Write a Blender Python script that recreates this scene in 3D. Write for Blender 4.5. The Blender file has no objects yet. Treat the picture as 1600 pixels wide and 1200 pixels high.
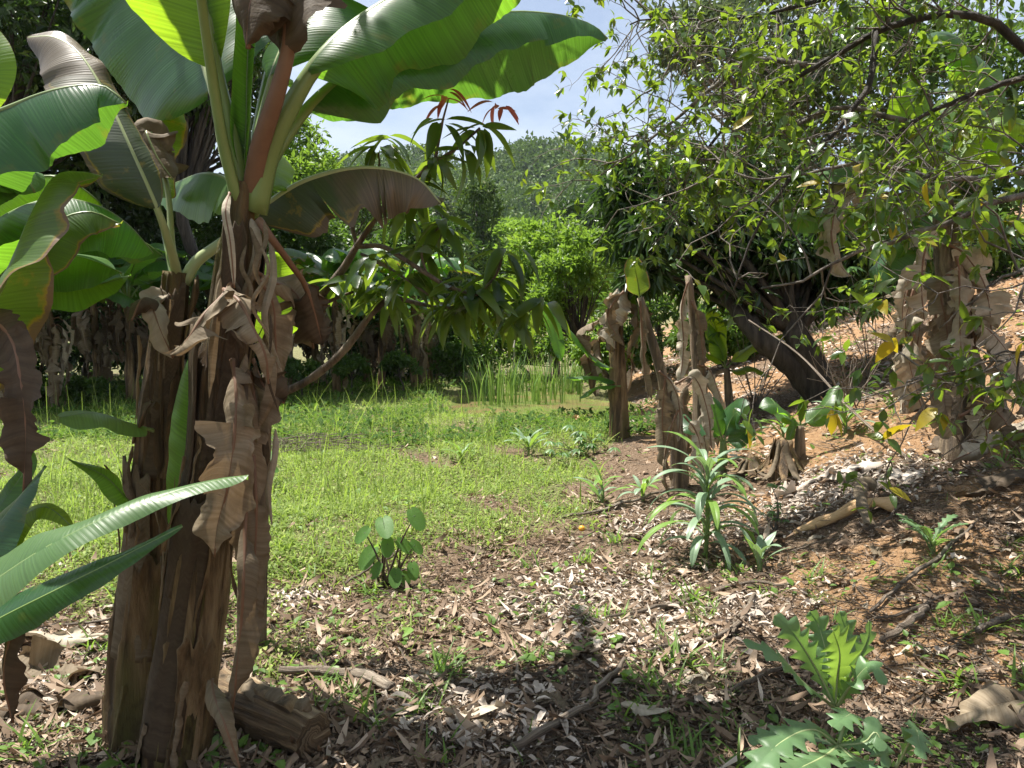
import bpy, math, random
import numpy as np
from mathutils import Vector, noise

random.seed(7); rng = np.random.default_rng(7)
PI = math.pi
scene = bpy.context.scene
COL = scene.collection

# ------------------------------------------------------------------ camera, sky, sun, exposure
EYE = 1.5; FPX = 1186.0; PITCH = math.radians(4.8)
cam_d = bpy.data.cameras.new('camera'); cam = bpy.data.objects.new('camera', cam_d); COL.objects.link(cam)
cam.location = (0, 0, EYE); cam.rotation_euler = (PI/2 - PITCH, 0, 0)
cam_d.sensor_width = 36; cam_d.lens = 36*FPX/1600; cam_d.clip_end = 6000; cam_d.clip_start = 0.05
scene.camera = cam

SUN_EL, SUN_AZ = math.radians(68), math.radians(-58)     # azimuth from +Y towards +X
sun_dir = Vector((math.sin(SUN_AZ)*math.cos(SUN_EL), math.cos(SUN_AZ)*math.cos(SUN_EL), math.sin(SUN_EL)))
w = bpy.data.worlds.new('World'); scene.world = w; w.use_nodes = True
nt = w.node_tree; nt.nodes.clear()
def nd(t, typ, **kw):
    n = t.nodes.new(typ)
    for k, v in kw.items(): setattr(n, k, v)
    return n
sky = nd(nt, 'ShaderNodeTexSky', sky_type='NISHITA', sun_disc=False, sun_elevation=SUN_EL, sun_rotation=SUN_AZ,
         air_density=1.0, dust_density=1.6, ozone_density=1.6)
tc = nd(nt, 'ShaderNodeTexCoord'); mp = nd(nt, 'ShaderNodeMapping'); mp.inputs['Scale'].default_value = (1.6, 1.6, 4.5)
cn = nd(nt, 'ShaderNodeTexNoise'); cn.inputs['Scale'].default_value = 1.7; cn.inputs['Detail'].default_value = 6; cn.inputs['Roughness'].default_value = .55
cr = nd(nt, 'ShaderNodeValToRGB'); cr.color_ramp.elements[0].position = .38; cr.color_ramp.elements[0].color = (.22,)*3+(1,)
cr.color_ramp.elements[1].position = .72; cr.color_ramp.elements[1].color = (.85,)*3+(1,)
mx = nd(nt, 'ShaderNodeMixRGB'); mx.inputs[2].default_value = (6.6, 7.1, 7.9, 1)
bg = nd(nt, 'ShaderNodeBackground'); bg.inputs['Strength'].default_value = .066
wo = nd(nt, 'ShaderNodeOutputWorld')
L = nt.links.new
L(tc.outputs['Generated'], mp.inputs[0]); L(mp.outputs[0], cn.inputs['Vector']); L(cn.outputs[0], cr.inputs[0])
L(cr.outputs[0], mx.inputs[0]); L(sky.outputs[0], mx.inputs[1]); L(mx.outputs[0], bg.inputs[0]); L(bg.outputs[0], wo.inputs[0])

sd = bpy.data.lights.new('sun', 'SUN'); sd.energy = 5.0; sd.angle = math.radians(.55); sd.color = (1, .955, .88)
so = bpy.data.objects.new('sun', sd); COL.objects.link(so); so.rotation_euler = sun_dir.to_track_quat('Z', 'Y').to_euler()
vs = scene.view_settings
scene.display_settings.display_device = 'sRGB'
vs.view_transform = 'Standard'; vs.look = 'None'; vs.gamma = 1; vs.exposure = 1.25
cy = scene.cycles
cy.max_bounces = 6; cy.diffuse_bounces = 3; cy.glossy_bounces = 2; cy.transmission_bounces = 4; cy.transparent_max_bounces = 6; cy.volume_bounces = 0
cy.caustics_reflective = False; cy.caustics_refractive = False
cy.use_denoising = True; cy.use_adaptive_sampling = True; cy.adaptive_threshold = .015; cy.sample_clamp_indirect = 6

# ------------------------------------------------------------------ terrain
cp, sp = math.cos(PITCH), math.sin(PITCH)
def ray(px, py):
    a = (px-800)/FPX; b = (600-py)/FPX
    return np.array((a, cp + b*sp, -sp + b*cp))
def P(px, py, d):
    r = ray(px, py); return Vector(r*(d/r[1]) + np.array((0, 0, EYE)))
def sstep(a, b, x):
    t = np.clip((np.asarray(x, float)-a)/(b-a), 0, 1); return t*t*(3-2*t)
def pond_r(x, y):
    a = np.arctan2(y-14.3, x-.75)
    return np.sqrt(((x-.75)/2.35)**2 + ((y-14.3)/2.6)**2)/(1+.10*np.sin(3*a+1)+.07*np.sin(5*a))
def height(x, y):
    x = np.asarray(x, float); y = np.asarray(y, float)
    e = 1.55 + .05*np.clip(y-5, 0, 30) - .12*np.clip(5-y, 0, 3)
    s = (x-e)
    soft = .5*(s+np.sqrt(s*s+.35))
    h = .385*soft
    h = np.where(h > 5, 5+(h-5)*.4, h); h = np.where(h > 14, 14+(h-14)*.1, h)
    h = h*(1-sstep(60, 160, np.hypot(x, y))*.9)
    far = np.exp(-np.hypot(x, y)/30)
    h += far*(.035*np.sin(1.3*x+.7*y)+.03*np.sin(2.1*y-1.1*x+2)+.015*np.sin(4.3*x+1.9*y)+.012*np.sin(5.1*y-2.7*x))
    h += far*sstep(0, 1.5, s)*(.08*np.sin(3.1*x+1.0*y)*np.sin(2.3*y+.5)+.035*np.sin(6.7*x-2.0*y)*np.sin(5.3*y+.5)+.015*np.sin(13*x+5*y)*np.sin(11*y))
    h -= .26*(1-sstep(.75, 1.15, pond_r(x, y)))
    return h
def Hh(x, y): return float(height(x, y))
def G(px, py, dz=0.0):
    r = ray(px, py); o = np.array((0, 0, EYE)); t = 1.0
    for i in range(4000):
        p = o + r*t
        if p[2] <= Hh(p[0], p[1]): break
        t += .012 + .002*t
        if t > 120: break
    return Vector((p[0], p[1], Hh(p[0], p[1])+dz))
def at_ground(x, y, dz=0): return Vector((x, y, Hh(x, y)+dz))
def grass_mask(x, y):
    yb = np.interp(x, [-30, -2.6, -1.3, -.5, 0, .57, 1.1, 2, 3, 4], [3.2, 3.4, 3.9, 4.1, 4.6, 6.0, 7.8, 11.4, 22, 60])
    n = .45*np.sin(2.3*x+1.1*y)+.35*np.sin(3.7*y-1.9*x+1)+.25*np.sin(7.1*x+3*y)
    g = sstep(-1.0, 1.9, (y-yb)+n*1.0)*(1-.75*sstep(.25, .7, np.sin(1.7*x+.6*y+2)*np.sin(1.3*y-.8*x)*np.sin(3.1*x+2.7*y+1)))
    return g*(1-sstep(24, 34, y))
def orange_mask(x, y):
    e = .95 + .05*np.clip(y-5, 0, 30)
    n = .6*np.sin(1.9*x+1.3*y+.5)+.5*np.sin(3.3*y-2.1*x)+.4*np.sin(5.2*x+4.1*y+1)
    return sstep(0, 1.2, x-e+.2)*sstep(-.95, .35, n)

# ------------------------------------------------------------------ mesh helpers
class Geo:
    def __init__(s): s.V = []; s.Q = []; s.T = []; s.U = []; s.W = []; s.n = 0
    def add(s, V, Q=None, T=None, U=None, W=None):
        V = np.asarray(V, float).reshape(-1, 3); k = len(V)
        s.V.append(V)
        if Q is not None and len(Q): s.Q.append(np.asarray(Q, int).reshape(-1, 4)+s.n)
        if T is not None and len(T): s.T.append(np.asarray(T, int).reshape(-1, 3)+s.n)
        s.U.append(np.zeros((k, 2)) if U is None else np.asarray(U, float).reshape(-1, 2))
        s.W.append(np.zeros((k, 2)) if W is None else np.asarray(W, float).reshape(-1, 2))
        s.n += k
    def mesh(s, name, mat, smooth=True):
        me = bpy.data.meshes.new(name)
        V = np.concatenate(s.V); Q = np.concatenate(s.Q) if s.Q else np.zeros((0, 4), int); T = np.concatenate(s.T) if s.T else np.zeros((0, 3), int)
        lv = np.concatenate([Q.ravel(), T.ravel()]); nq, ntr = len(Q), len(T)
        st = np.concatenate([np.arange(nq)*4, nq*4+np.arange(ntr)*3])
        me.vertices.add(len(V)); me.vertices.foreach_set('co', V.ravel())
        me.loops.add(len(lv)); me.loops.foreach_set('vertex_index', lv)
        me.polygons.add(nq+ntr); me.polygons.foreach_set('loop_start', st)
        me.polygons.foreach_set('use_smooth', np.full(nq+ntr, smooth))
        for nm, A in (('UVMap', s.U), ('rel', s.W)):
            A = np.concatenate(A); uv = me.uv_layers.new(name=nm); uv.data.foreach_set('uv', A[lv].ravel())
        me.update(calc_edges=True); me.validate()
        if mat: me.materials.append(mat)
        return me
    def obj(s, name, mat, parent=None, smooth=True):
        return link(name, s.mesh(name, mat, smooth), parent)
def link(name, me, parent=None):
    o = bpy.data.objects.new(name, me); COL.objects.link(o)
    if parent: o.parent = parent
    return o
def tag(o, label=None, cat=None, group=None, kind=None):
    if label: o['label'] = label
    if cat: o['category'] = cat
    if group: o['group'] = group
    if kind: o['kind'] = kind
    return o
def thing(name, loc, label, cat, group=None, rz=0):
    o = bpy.data.objects.new(name, None); COL.objects.link(o); o.location = loc; o.rotation_euler.z = rz
    o.empty_display_size = .1
    return tag(o, label, cat, group)
def copy_tree(o, parent=None):
    c = o.copy(); COL.objects.link(c)
    if parent: c.parent = parent
    for ch in list(o.children): copy_tree(ch, c)
    return c
def catmull(pts, n):
    P_ = np.array([np.array(p, float) for p in pts]); m = len(P_)
    if m == 2: return P_[0]+(P_[1]-P_[0])*np.linspace(0, 1, n)[:, None]
    d = np.r_[0, np.cumsum(np.linalg.norm(np.diff(P_, axis=0), axis=1))]; d /= d[-1]
    E = np.vstack([2*P_[0]-P_[1], P_, 2*P_[-1]-P_[-2]])
    out = []
    for t in np.linspace(0, 1, n):
        i = min(np.searchsorted(d, t, side='right')-1, m-2); i = max(i, 0)
        f = (t-d[i])/(d[i+1]-d[i]+1e-9)
        a, b, c, e = E[i], E[i+1], E[i+2], E[i+3]
        out.append(.5*((2*b)+(c-a)*f+(2*a-5*b+4*c-e)*f*f+(-a+3*b-3*c+e)*f**3))
    return np.array(out)
def norm(v): return v/(np.linalg.norm(v, axis=-1, keepdims=True)+1e-12)
def frames(pts, up):
    T = norm(np.gradient(pts, axis=0)); up = np.asarray(up, float)
    if up.ndim == 1: up = np.tile(up, (len(pts), 1))
    N = norm(up - T*np.sum(up*T, axis=1, keepdims=True)); S = np.cross(T, N)
    return T, N, S
def tube(g, pts, rad, k=8, n=None, cap=True, flat=1.0):
    if n: pts = catmull(pts, n)
    else: pts = np.array([np.array(p, float) for p in pts])
    m = len(pts)
    rad = np.interp(np.linspace(0, 1, m), np.linspace(0, 1, len(rad)), rad) if hasattr(rad, '__len__') else np.full(m, rad)
    T = norm(np.gradient(pts, axis=0)); ref = np.array((.31, .93, .2)) if abs(T[0] @ np.array((.31, .93, .2))) < .8 else np.array((.9, .1, .4))
    _, N, S = frames(pts, ref)
    a = np.linspace(0, 2*PI, k, endpoint=False)
    ring = pts[:, None]+(np.cos(a)[None, :, None]*N[:, None]*flat+np.sin(a)[None, :, None]*S[:, None])*rad[:, None, None]
    L_ = np.r_[0, np.cumsum(np.linalg.norm(np.diff(pts, axis=0), axis=1))]
    U = np.stack(np.broadcast_arrays(a[None]/(2*PI), L_[:, None]), -1)
    i = np.arange(m-1)[:, None]; j = np.arange(k)[None]; j2 = (j+1) % k
    Q = np.stack(np.broadcast_arrays(i*k+j, i*k+j2, (i+1)*k+j2, (i+1)*k+j), -1).reshape(-1, 4)
    V = ring.reshape(-1, 3); Tt = []
    U = U.reshape(-1, 2)
    if cap:
        V = np.vstack([V, pts[0], pts[-1]]); U = np.vstack([U, U[0], U[-1]])
        c0, c1 = m*k, m*k+1
        for q in range(k):
            Tt.append((c0, (q+1) % k, q)); Tt.append((c1, (m-1)*k+q, (m-1)*k+(q+1) % k))
    g.add(V, Q, Tt, U)
def nz(p, s, o=0): return noise.noise(Vector((p[0]*s+o, p[1]*s+o*1.7, p[2]*s-o)))

# width profiles
def w_banana(t): return np.minimum(1, (np.clip(t, 0, 1)/.13+.02)**.55)*(1-np.clip((t-.5)/.5, 0, 1)**2.4)**.75
def w_lance(t): return np.clip(np.sin(PI*np.clip(t, 0, 1)**.75), 0, 1)**.8*.98+.02
def w_strap(t): return (.35+.65*sstep(0, .45, t))*(1-np.clip((t-.6)/.4, 0, 1)**2)**.8
def w_lobed(t):
    k = 7.0; f = (t*k) % 1.0
    base = (.25+.75*sstep(0, .55, t))*(1-np.clip((t-.7)/.3, 0, 1)**2)**.7
    return base*(.38+.62*np.where(f < .75, (f/.75)**1.4, 1-(f-.75)/.25*.9))

def blade(g, path, W, up=(0, 0, 1), dl=(0, 30), dr=(0, 30), t0=.15, n=48, m=6, tears=0, wav=.02, wf=9, crump=0.0, seed=0, wfn=w_banana, split=14, wl=1.0, wr=1.0, both=True, pleat=0.0):
    """leaf blade along path; angles (deg below the leaf plane) from rib to margin for the left/right half"""
    R = random.Random(seed)
    pts = catmull(path, 160)
    T, N, S = frames(pts, up)
    cum = np.r_[0, np.cumsum(np.linalg.norm(np.diff(pts, axis=0), axis=1))]; Lt = cum[-1]
    def samp(A, t): return np.stack([np.interp(t, np.linspace(0, 1, 160), A[:, q]) for q in range(3)], -1)
    for side, (a, b), ws in ((1, dl, wl), (-1, dr, wr)):
        if ws <= 0: continue
        ts = sorted([0]+[R.uniform(.08, .95) for _ in range(tears)]+[1])
        for q in range(len(ts)-1):
            u0, u1 = ts[q], ts[q+1]
            if u1-u0 < .01: continue
            k = max(3, int(n*(u1-u0))+2)
            tt = np.linspace(u0, u1, k)                    # 0..1 on the blade
            tp = t0+tt*(1-t0)
            B = samp(pts, tp); Nn = norm(samp(N, tp)); Ss = norm(samp(S, tp))*side; Tt = norm(samp(T, tp))
            wd = wfn(tt)*W*ws
            ex = R.gauss(0, split) if tears else 0; tw = R.gauss(0, split*.8) if tears else 0
            ph = R.uniform(0, 6)
            cur = B.copy(); rows = [cur.copy()]; vv = np.linspace(0, 1, m+1)
            jm = .05+min(.5, crump*5.5)
            jag = np.array([1+jm*(nz((x*Lt*9, side*3, seed), 1)+.5*nz((x*Lt*31, side*3, seed+4), 1))-jm*.25 for x in tt])
            vf = .45+.3*math.sin(seed*3.1+side+q*2); fo = R.gauss(0, 1)*min(95, crump*1500)
            for j in range(m):
                v = (j+.5)/m
                loc = (tt-u0)/(u1-u0)-.5
                ang = np.radians(a+(b-a)*v**.8+ex*min(1, v*2)+tw*loc*2*min(1, v*2)+8*np.sin(tt*wf*.7+seed+side)+fo*(v > vf)*(.6+.4*np.sin(tt*5+seed)))
                st = wd/m*(1+(jag-1)*(2.4 if v > .6 else 0))
                cur = cur+(Ss*np.cos(ang)[:, None]-Nn*np.sin(ang)[:, None])*st[:, None]+Tt*(st*.18)[:, None]
                rows.append(cur.copy())
            A = np.stack(rows, 1)                           # k, m+1, 3
            sl = tt*Lt*wf
            w1 = np.sin(sl*1.9+2.2*np.sin(sl*.53+seed)+seed*2.3+side)*(.55+.45*np.sin(sl*.71+seed*1.7+side*2))
            w2 = np.sin(sl*4.7+1.6*np.sin(sl*1.3+seed)+seed+side*2)*(.5+.5*np.sin(sl*.9+seed*.7))
            amp = wav*min(1, W/.12)
            ruf = amp*w1[:, None]*(vv**1.5)[None]+.3*amp*w2[:, None]*(vv**1.2)[None]
            if pleat: ruf = ruf+pleat*np.sin(tt*Lt*2*PI/.05)[:, None]*np.sin(PI*np.clip(vv*1.2, 0, 1))[None]
            A = A+Nn[:, None]*ruf[..., None]
            if crump:
                for i in range(k):
                    for j in range(1, m+1):
                        p = A[i, j]; f = crump*(j/m)**.6*min(1, W/.12)*.8
                        A[i, j] = p+np.array((nz(p, 9, seed), nz(p, 9, seed+5), nz(p, 9, seed+9)))*f+np.array((nz(p, 24, seed), nz(p, 24, seed+5), 0))*f*.22
            U = np.stack(np.broadcast_arrays((tp*Lt)[:, None]-.18*wd[:, None]*vv[None], side*wd[:, None]*vv[None]), -1)
            Wr = np.stack(np.broadcast_arrays(tt[:, None], vv[None]), -1)
            i = np.arange(k-1)[:, None]; j = np.arange(m)[None]; c = m+1
            Q = np.stack(np.broadcast_arrays(i*c+j, i*c+j+1, (i+1)*c+j+1, (i+1)*c+j), -1).reshape(-1, 4)
            if side < 0: Q = Q[:, ::-1]
            g.add(A.reshape(-1, 3), Q, None, U.reshape(-1, 2), Wr.reshape(-1, 2))

def b_leaf(parent, path, W, mat, ribmat=None, r=(.02, .004), name='leaf', rib=True, label=None, **kw):
    """a banana leaf as a part of its plant with its rib as a sub-part; path in world or plant space"""
    loc = np.array(parent.matrix_basis.translation) if parent else np.zeros(3)
    path = [np.array(p, float)-loc for p in path]
    g = Geo(); blade(g, path, W, **kw)
    o = g.obj(name, mat, parent)
    if label: o['label'] = label
    if rib:
        g2 = Geo(); far_ = kw.get('n', 48) < 30; up = np.array(kw.get('up', (0, 0, 1)), float)
        up = up if up.ndim == 1 else up[len(up)//2]
        nq = 10 if far_ else 36; pp = catmull(path, nq); T, N, S = frames(pp, up); t = np.linspace(0, 1, nq)
        rr = np.interp(t, [0, kw.get('t0', .15), 1], [r[0], (r[0]+r[1])*.5, r[1]])
        tube(g2, pp-N*(rr*.75)[:, None], rr, k=4 if far_ else 7, flat=.85)
        g2.obj('midrib', ribmat or M['petiole'], o)
    return o

# leaf clouds -------------------------------------------------------------
def rand_dirs(n, bias=(0, 0, 0)):
    d = rng.normal(size=(n, 3))+np.array(bias); return norm(d)
def leaves_diamond(g, pos, d, nrm, Lf, Wf, tone=None):
    S = norm(np.cross(d, nrm)); N = np.cross(S, d)
    Lf = np.asarray(Lf)[:, None]; Wf = np.asarray(Wf)[:, None]
    a = pos; b = pos+d*Lf*.45+S*Wf*.5+N*Wf*.18; c = pos+d*Lf-N*Lf*.12; e = pos+d*Lf*.45-S*Wf*.5+N*Wf*.18
    V = np.stack([a, b, c, e], 1).reshape(-1, 3); n = len(pos); i = np.arange(n)*4
    T = np.concatenate([np.stack([i, i+1, i+2], 1), np.stack([i, i+2, i+3], 1)])
    W = None if tone is None else np.repeat(np.stack([tone, tone*0], -1), 4, 0)
    g.add(V, None, T, None, W)
def leaf_template(n=5, w=.3, curl=.25, fold=.25, wfn=w_lance, flat=False):
    t = np.linspace(0, 1, n+1); ww = np.maximum(wfn(t), .03)*w*.5
    x = t; z = -curl*t*t
    if flat:
        V = []
        for i in range(n+1): V += [(x[i], -ww[i], z[i]+.3*fold*w*math.sin(i*1.7)), (x[i], ww[i], z[i]-.3*fold*w*math.sin(i*1.7))]
        return np.array(V), np.array([(2*i, 2*i+1, 2*i+3, 2*i+2) for i in range(n)]), np.array([(v[0], v[1]) for v in V]), np.array([(v[0], 1) for v in V])
    V = []
    for i in range(n+1): V += [(x[i], -ww[i], z[i]+fold*ww[i]), (x[i], 0, z[i]), (x[i], ww[i], z[i]+fold*ww[i])]
    Q = []
    for i in range(n): Q += [(3*i, 3*i+1, 3*i+4, 3*i+3), (3*i+1, 3*i+2, 3*i+5, 3*i+4)]
    U = [(v[0], v[1]) for v in V]; W = [(v[0], abs(v[1])/(w*.5)) for v in V]
    return np.array(V), np.array(Q), np.array(U), np.array(W)
def place_leaves(g, tpl, pos, d, nrm, Lf, ws=None):
    ws = np.ones(len(pos)) if ws is None else ws
    V, Q, U, W = tpl; S = norm(np.cross(nrm, d)); N = np.cross(d, S)
    A = pos[:, None]+(V[None, :, 0, None]*d[:, None]+V[None, :, 1, None]*(S*ws[:, None])[:, None]+V[None, :, 2, None]*N[:, None])*Lf[:, None, None]
    n = len(pos); k = len(V)
    Qs = (Q[None]+(np.arange(n)*k)[:, None, None]).reshape(-1, 4)
    g.add(A.reshape(-1, 3), Qs, None, np.tile(U, (n, 1)), np.tile(W, (n, 1)))
def mat_from(pos, d, nrm, s):
    from mathutils import Matrix
    S = np.cross(nrm, d); S /= np.linalg.norm(S)+1e-9; N = np.cross(d, S)
    m = np.eye(4); m[:3, 0] = d*s; m[:3, 1] = S*s; m[:3, 2] = N*s; m[:3, 3] = pos
    return Matrix(m.tolist())

# ------------------------------------------------------------------ materials
M = {}
def base_mat(name):
    m = bpy.data.materials.new(name); m.use_nodes = True; t = m.node_tree; t.nodes.clear()
    out = nd(t, 'ShaderNodeOutputMaterial'); pr = nd(t, 'ShaderNodeBsdfPrincipled')
    return m, t, out, pr
def ramp(t, fac, stops):
    r = nd(t, 'ShaderNodeValToRGB'); e = r.color_ramp.elements
    while len(e) < len(stops): e.new(.5)
    for el, (p, c) in zip(e, stops): el.position = p; el.color = tuple(c)+(1,) if len(c) == 3 else c
    if fac is not None: t.links.new(fac, r.inputs[0])
    return r.outputs[0]
def mixc(t, fac, a, b, mode='MIX'):
    n = nd(t, 'ShaderNodeMixRGB', blend_type=mode)
    for i, v in ((0, fac), (1, a), (2, b)):
        if isinstance(v, (int, float)): n.inputs[i].default_value = v
        elif isinstance(v, tuple): n.inputs[i].default_value = v+(1,)
        else: t.links.new(v, n.inputs[i])
    return n.outputs[0]
def mth(t, op, a, b=None, clamp=False):
    n = nd(t, 'ShaderNodeMath', operation=op, use_clamp=clamp)
    for i, v in ((0, a), (1, b)):
        if v is None: continue
        if isinstance(v, (int, float)): n.inputs[i].default_value = v
        else: t.links.new(v, n.inputs[i])
    return n.outputs[0]
def noi(t, vec, scale, detail=4, rough=.55, sc=None):
    if sc:
        mpn = nd(t, 'ShaderNodeMapping'); mpn.inputs['Scale'].default_value = sc; t.links.new(vec, mpn.inputs[0]); vec = mpn.outputs[0]
    n = nd(t, 'ShaderNodeTexNoise'); n.inputs['Scale'].default_value = scale; n.inputs['Detail'].default_value = detail; n.inputs['Roughness'].default_value = rough
    if vec is not None: t.links.new(vec, n.inputs['Vector'])
    return n.outputs[0]
def bump(t, h, strength, dist, pr):
    b = nd(t, 'ShaderNodeBump'); b.inputs['Strength'].default_value = strength; b.inputs['Distance'].default_value = dist
    t.links.new(h, b.inputs['Height']); t.links.new(b.outputs[0], pr.inputs['Normal']); return b.outputs[0]
def leafy(t, out, pr, col, tcol, tr, nrm=None):
    tl = nd(t, 'ShaderNodeBsdfTranslucent'); t.links.new(tcol, tl.inputs[0])
    if nrm is not None: t.links.new(nrm, tl.inputs['Normal'])
    ms = nd(t, 'ShaderNodeMixShader'); ms.inputs[0].default_value = tr
    t.links.new(col, pr.inputs['Base Color']); t.links.new(pr.outputs[0], ms.inputs[1]); t.links.new(tl.outputs[0], ms.inputs[2]); t.links.new(ms.outputs[0], out.inputs[0])

def mat_banana(name, top, trans, tr=.42, brown=.0, edge=.07, rough=.33, browncol=(.20, .125, .07), tipdead=None):
    m, t, out, pr = base_mat(name)
    uv = nd(t, 'ShaderNodeUVMap', uv_map='UVMap').outputs[0]; rel = nd(t, 'ShaderNodeUVMap', uv_map='rel').outputs[0]
    su = nd(t, 'ShaderNodeSeparateXYZ'); t.links.new(uv, su.inputs[0]); sr = nd(t, 'ShaderNodeSeparateXYZ'); t.links.new(rel, sr.inputs[0])
    obj = nd(t, 'ShaderNodeTexCoord').outputs['Object']
    v1 = mth(t, 'SINE', mth(t, 'MULTIPLY', su.outputs[0], 2*PI/.011))
    v2 = noi(t, uv, 1, 3, .6, (120, 1.2, 1))
    v3 = noi(t, uv, 1, 2, .5, (20, .8, 1))
    cl = noi(t, obj, 5, 4)
    dark = tuple(c*.62 for c in top); lite = tuple(min(1, c*1.45) for c in top)
    col = mixc(t, mth(t, 'MULTIPLY', v2, .9), dark, lite)
    col = mixc(t, mth(t, 'MULTIPLY', mth(t, 'ADD', v1, 1), .12), col, lite)
    tc2 = mixc(t, mth(t, 'MULTIPLY', mth(t, 'SUBTRACT', v2, .28), 2.2, True), tuple(c*.6 for c in trans), tuple(min(1, c*1.2) for c in trans))
    tc2 = mixc(t, mth(t, 'MULTIPLY', mth(t, 'ADD', v1, 1), .1), tc2, tuple(c*.5 for c in trans))
    # browned margin and patches
    nn = noi(t, obj, 11, 5, .6)
    ed = mth(t, 'ADD', mth(t, 'MULTIPLY', mth(t, 'POWER', sr.outputs[1], 10), edge*2.2), mth(t, 'MULTIPLY', mth(t, 'SUBTRACT', nn, .5), 1.5))
    yl = mth(t, 'MULTIPLY', mth(t, 'SUBTRACT', ed, .18), 5, True)
    bf = mth(t, 'MULTIPLY', mth(t, 'SUBTRACT', ed, .34), 9, True)
    col = mixc(t, mth(t, 'MULTIPLY', yl, min(1, edge*4)), col, (.30, .22, .03)); tc2 = mixc(t, mth(t, 'MULTIPLY', yl, min(1, edge*4)), tc2, (.55, .34, .02))
    col = mixc(t, mth(t, 'MULTIPLY', bf, min(1, edge*4)), col, browncol); tc2 = mixc(t, mth(t, 'MULTIPLY', bf, min(1, edge*4)), tc2, browncol)
    if brown > 0:
        th = mth(t, 'MULTIPLY', mth(t, 'SUBTRACT', mth(t, 'ADD', noi(t, uv, 1, 4, .6, (9, 2.5, 1)), brown-.5), .5), 7, True)
        if tipdead is not None:
            th = mth(t, 'MAXIMUM', th, mth(t, 'MULTIPLY', mth(t, 'SUBTRACT', mth(t, 'ADD', sr.outputs[0], mth(t, 'MULTIPLY', mth(t, 'SUBTRACT', cl, .5), .6)), tipdead), 8, True))
        bc = mixc(t, mth(t, 'MULTIPLY', mth(t, 'SUBTRACT', v2, .3), 2.2, True), tuple(c*.6 for c in browncol), tuple(min(1, c*1.8) for c in browncol))
        col = mixc(t, th, col, bc); tc2 = mixc(t, th, tc2, browncol)
    sp_ = mth(t, 'MULTIPLY', mth(t, 'SUBTRACT', noi(t, obj, 38, 4, .7), .69), 16, True)
    col = mixc(t, mth(t, 'MULTIPLY', sp_, .75), col, (.10, .07, .03)); tc2 = mixc(t, mth(t, 'MULTIPLY', sp_, .75), tc2, (.12, .07, .02))
    ds = mth(t, 'MULTIPLY', mth(t, 'SUBTRACT', noi(t, obj, 3.2, 4, .6), .45), 3, True)
    col = mixc(t, mth(t, 'MULTIPLY', ds, .35), col, tuple(c*.5+.02 for c in top)); tc2 = mixc(t, mth(t, 'MULTIPLY', ds, .4), tc2, tuple(c*.55 for c in trans))
    h = mth(t, 'ADD', mth(t, 'MULTIPLY', v1, .12), mth(t, 'ADD', mth(t, 'MULTIPLY', v2, 1.1), mth(t, 'MULTIPLY', v3, 2.2)))
    nb = bump(t, h, .34, .003, pr)
    rr = mth(t, 'ADD', mth(t, 'MULTIPLY', cl, .3), rough-.12)
    t.links.new(rr, pr.inputs['Roughness']); pr.inputs['Specular IOR Level'].default_value = .55
    leafy(t, out, pr, col, tc2, tr, nb); M[name] = m
mat_banana('banana_green', (.042, .105, .030), (.26, .56, .03), .50)
mat_banana('banana_dark', (.032, .085, .034), (.17, .40, .03), .40, rough=.27)
mat_banana('banana_bright', (.085, .18, .028), (.46, .74, .03), .60, rough=.42, edge=.08)
mat_banana('banana_pale', (.085, .17, .055), (.28, .52, .07), .40, rough=.38, edge=.04)
mat_banana('banana_yellowing', (.06, .12, .022), (.32, .46, .03), .45, brown=.06, edge=.34)
mat_banana('banana_dying', (.050, .068, .034), (.12, .16, .03), .22, brown=.42, edge=.5, rough=.42, tipdead=.45, browncol=(.115, .088, .055))

def mat_dead(name, c0, c1, c2, tr=.14, rough=.75, fib=60):
    m, t, out, pr = base_mat(name)
    uv = nd(t, 'ShaderNodeUVMap', uv_map='UVMap').outputs[0]; obj = nd(t, 'ShaderNodeTexCoord').outputs['Object']
    a = noi(t, uv, 1, 4, .6, (fib, 3, 1)); b = noi(t, obj, 7, 5, .65); rd = nd(t, 'ShaderNodeObjectInfo').outputs['Random']
    col = mixc(t, b, c0, c1); col = mixc(t, mth(t, 'MULTIPLY', mth(t, 'SUBTRACT', a, .35), 2.2, True), col, c2)
    col = mixc(t, mth(t, 'MULTIPLY', mth(t, 'SUBTRACT', noi(t, uv, 1, 5, .7, (8, 8, 1)), .5), 2.5, True), col, tuple(x*.5 for x in c0)); col = mixc(t, mth(t, 'MULTIPLY', rd, .55), col, tuple(x*.55 for x in c0))
    pr.inputs['Roughness'].default_value = rough; pr.inputs['Specular IOR Level'].default_value = .25
    nb = bump(t, mth(t, 'ADD', mth(t, 'MULTIPLY', a, .4), mth(t, 'MULTIPLY', b, 1.8)), .7, .006, pr)
    leafy(t, out, pr, col, mixc(t, .5, col, (.35, .22, .10)), tr, nb); M[name] = m
mat_dead('dead_leaf', (.115, .085, .050), (.215, .165, .105), (.35, .285, .20))
mat_dead('dead_leaf_pale', (.30, .25, .18), (.46, .40, .30), (.60, .54, .43), fib=40)
mat_dead('dead_leaf_dark', (.045, .032, .020), (.095, .066, .040), (.15, .11, .07), tr=.05)

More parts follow.
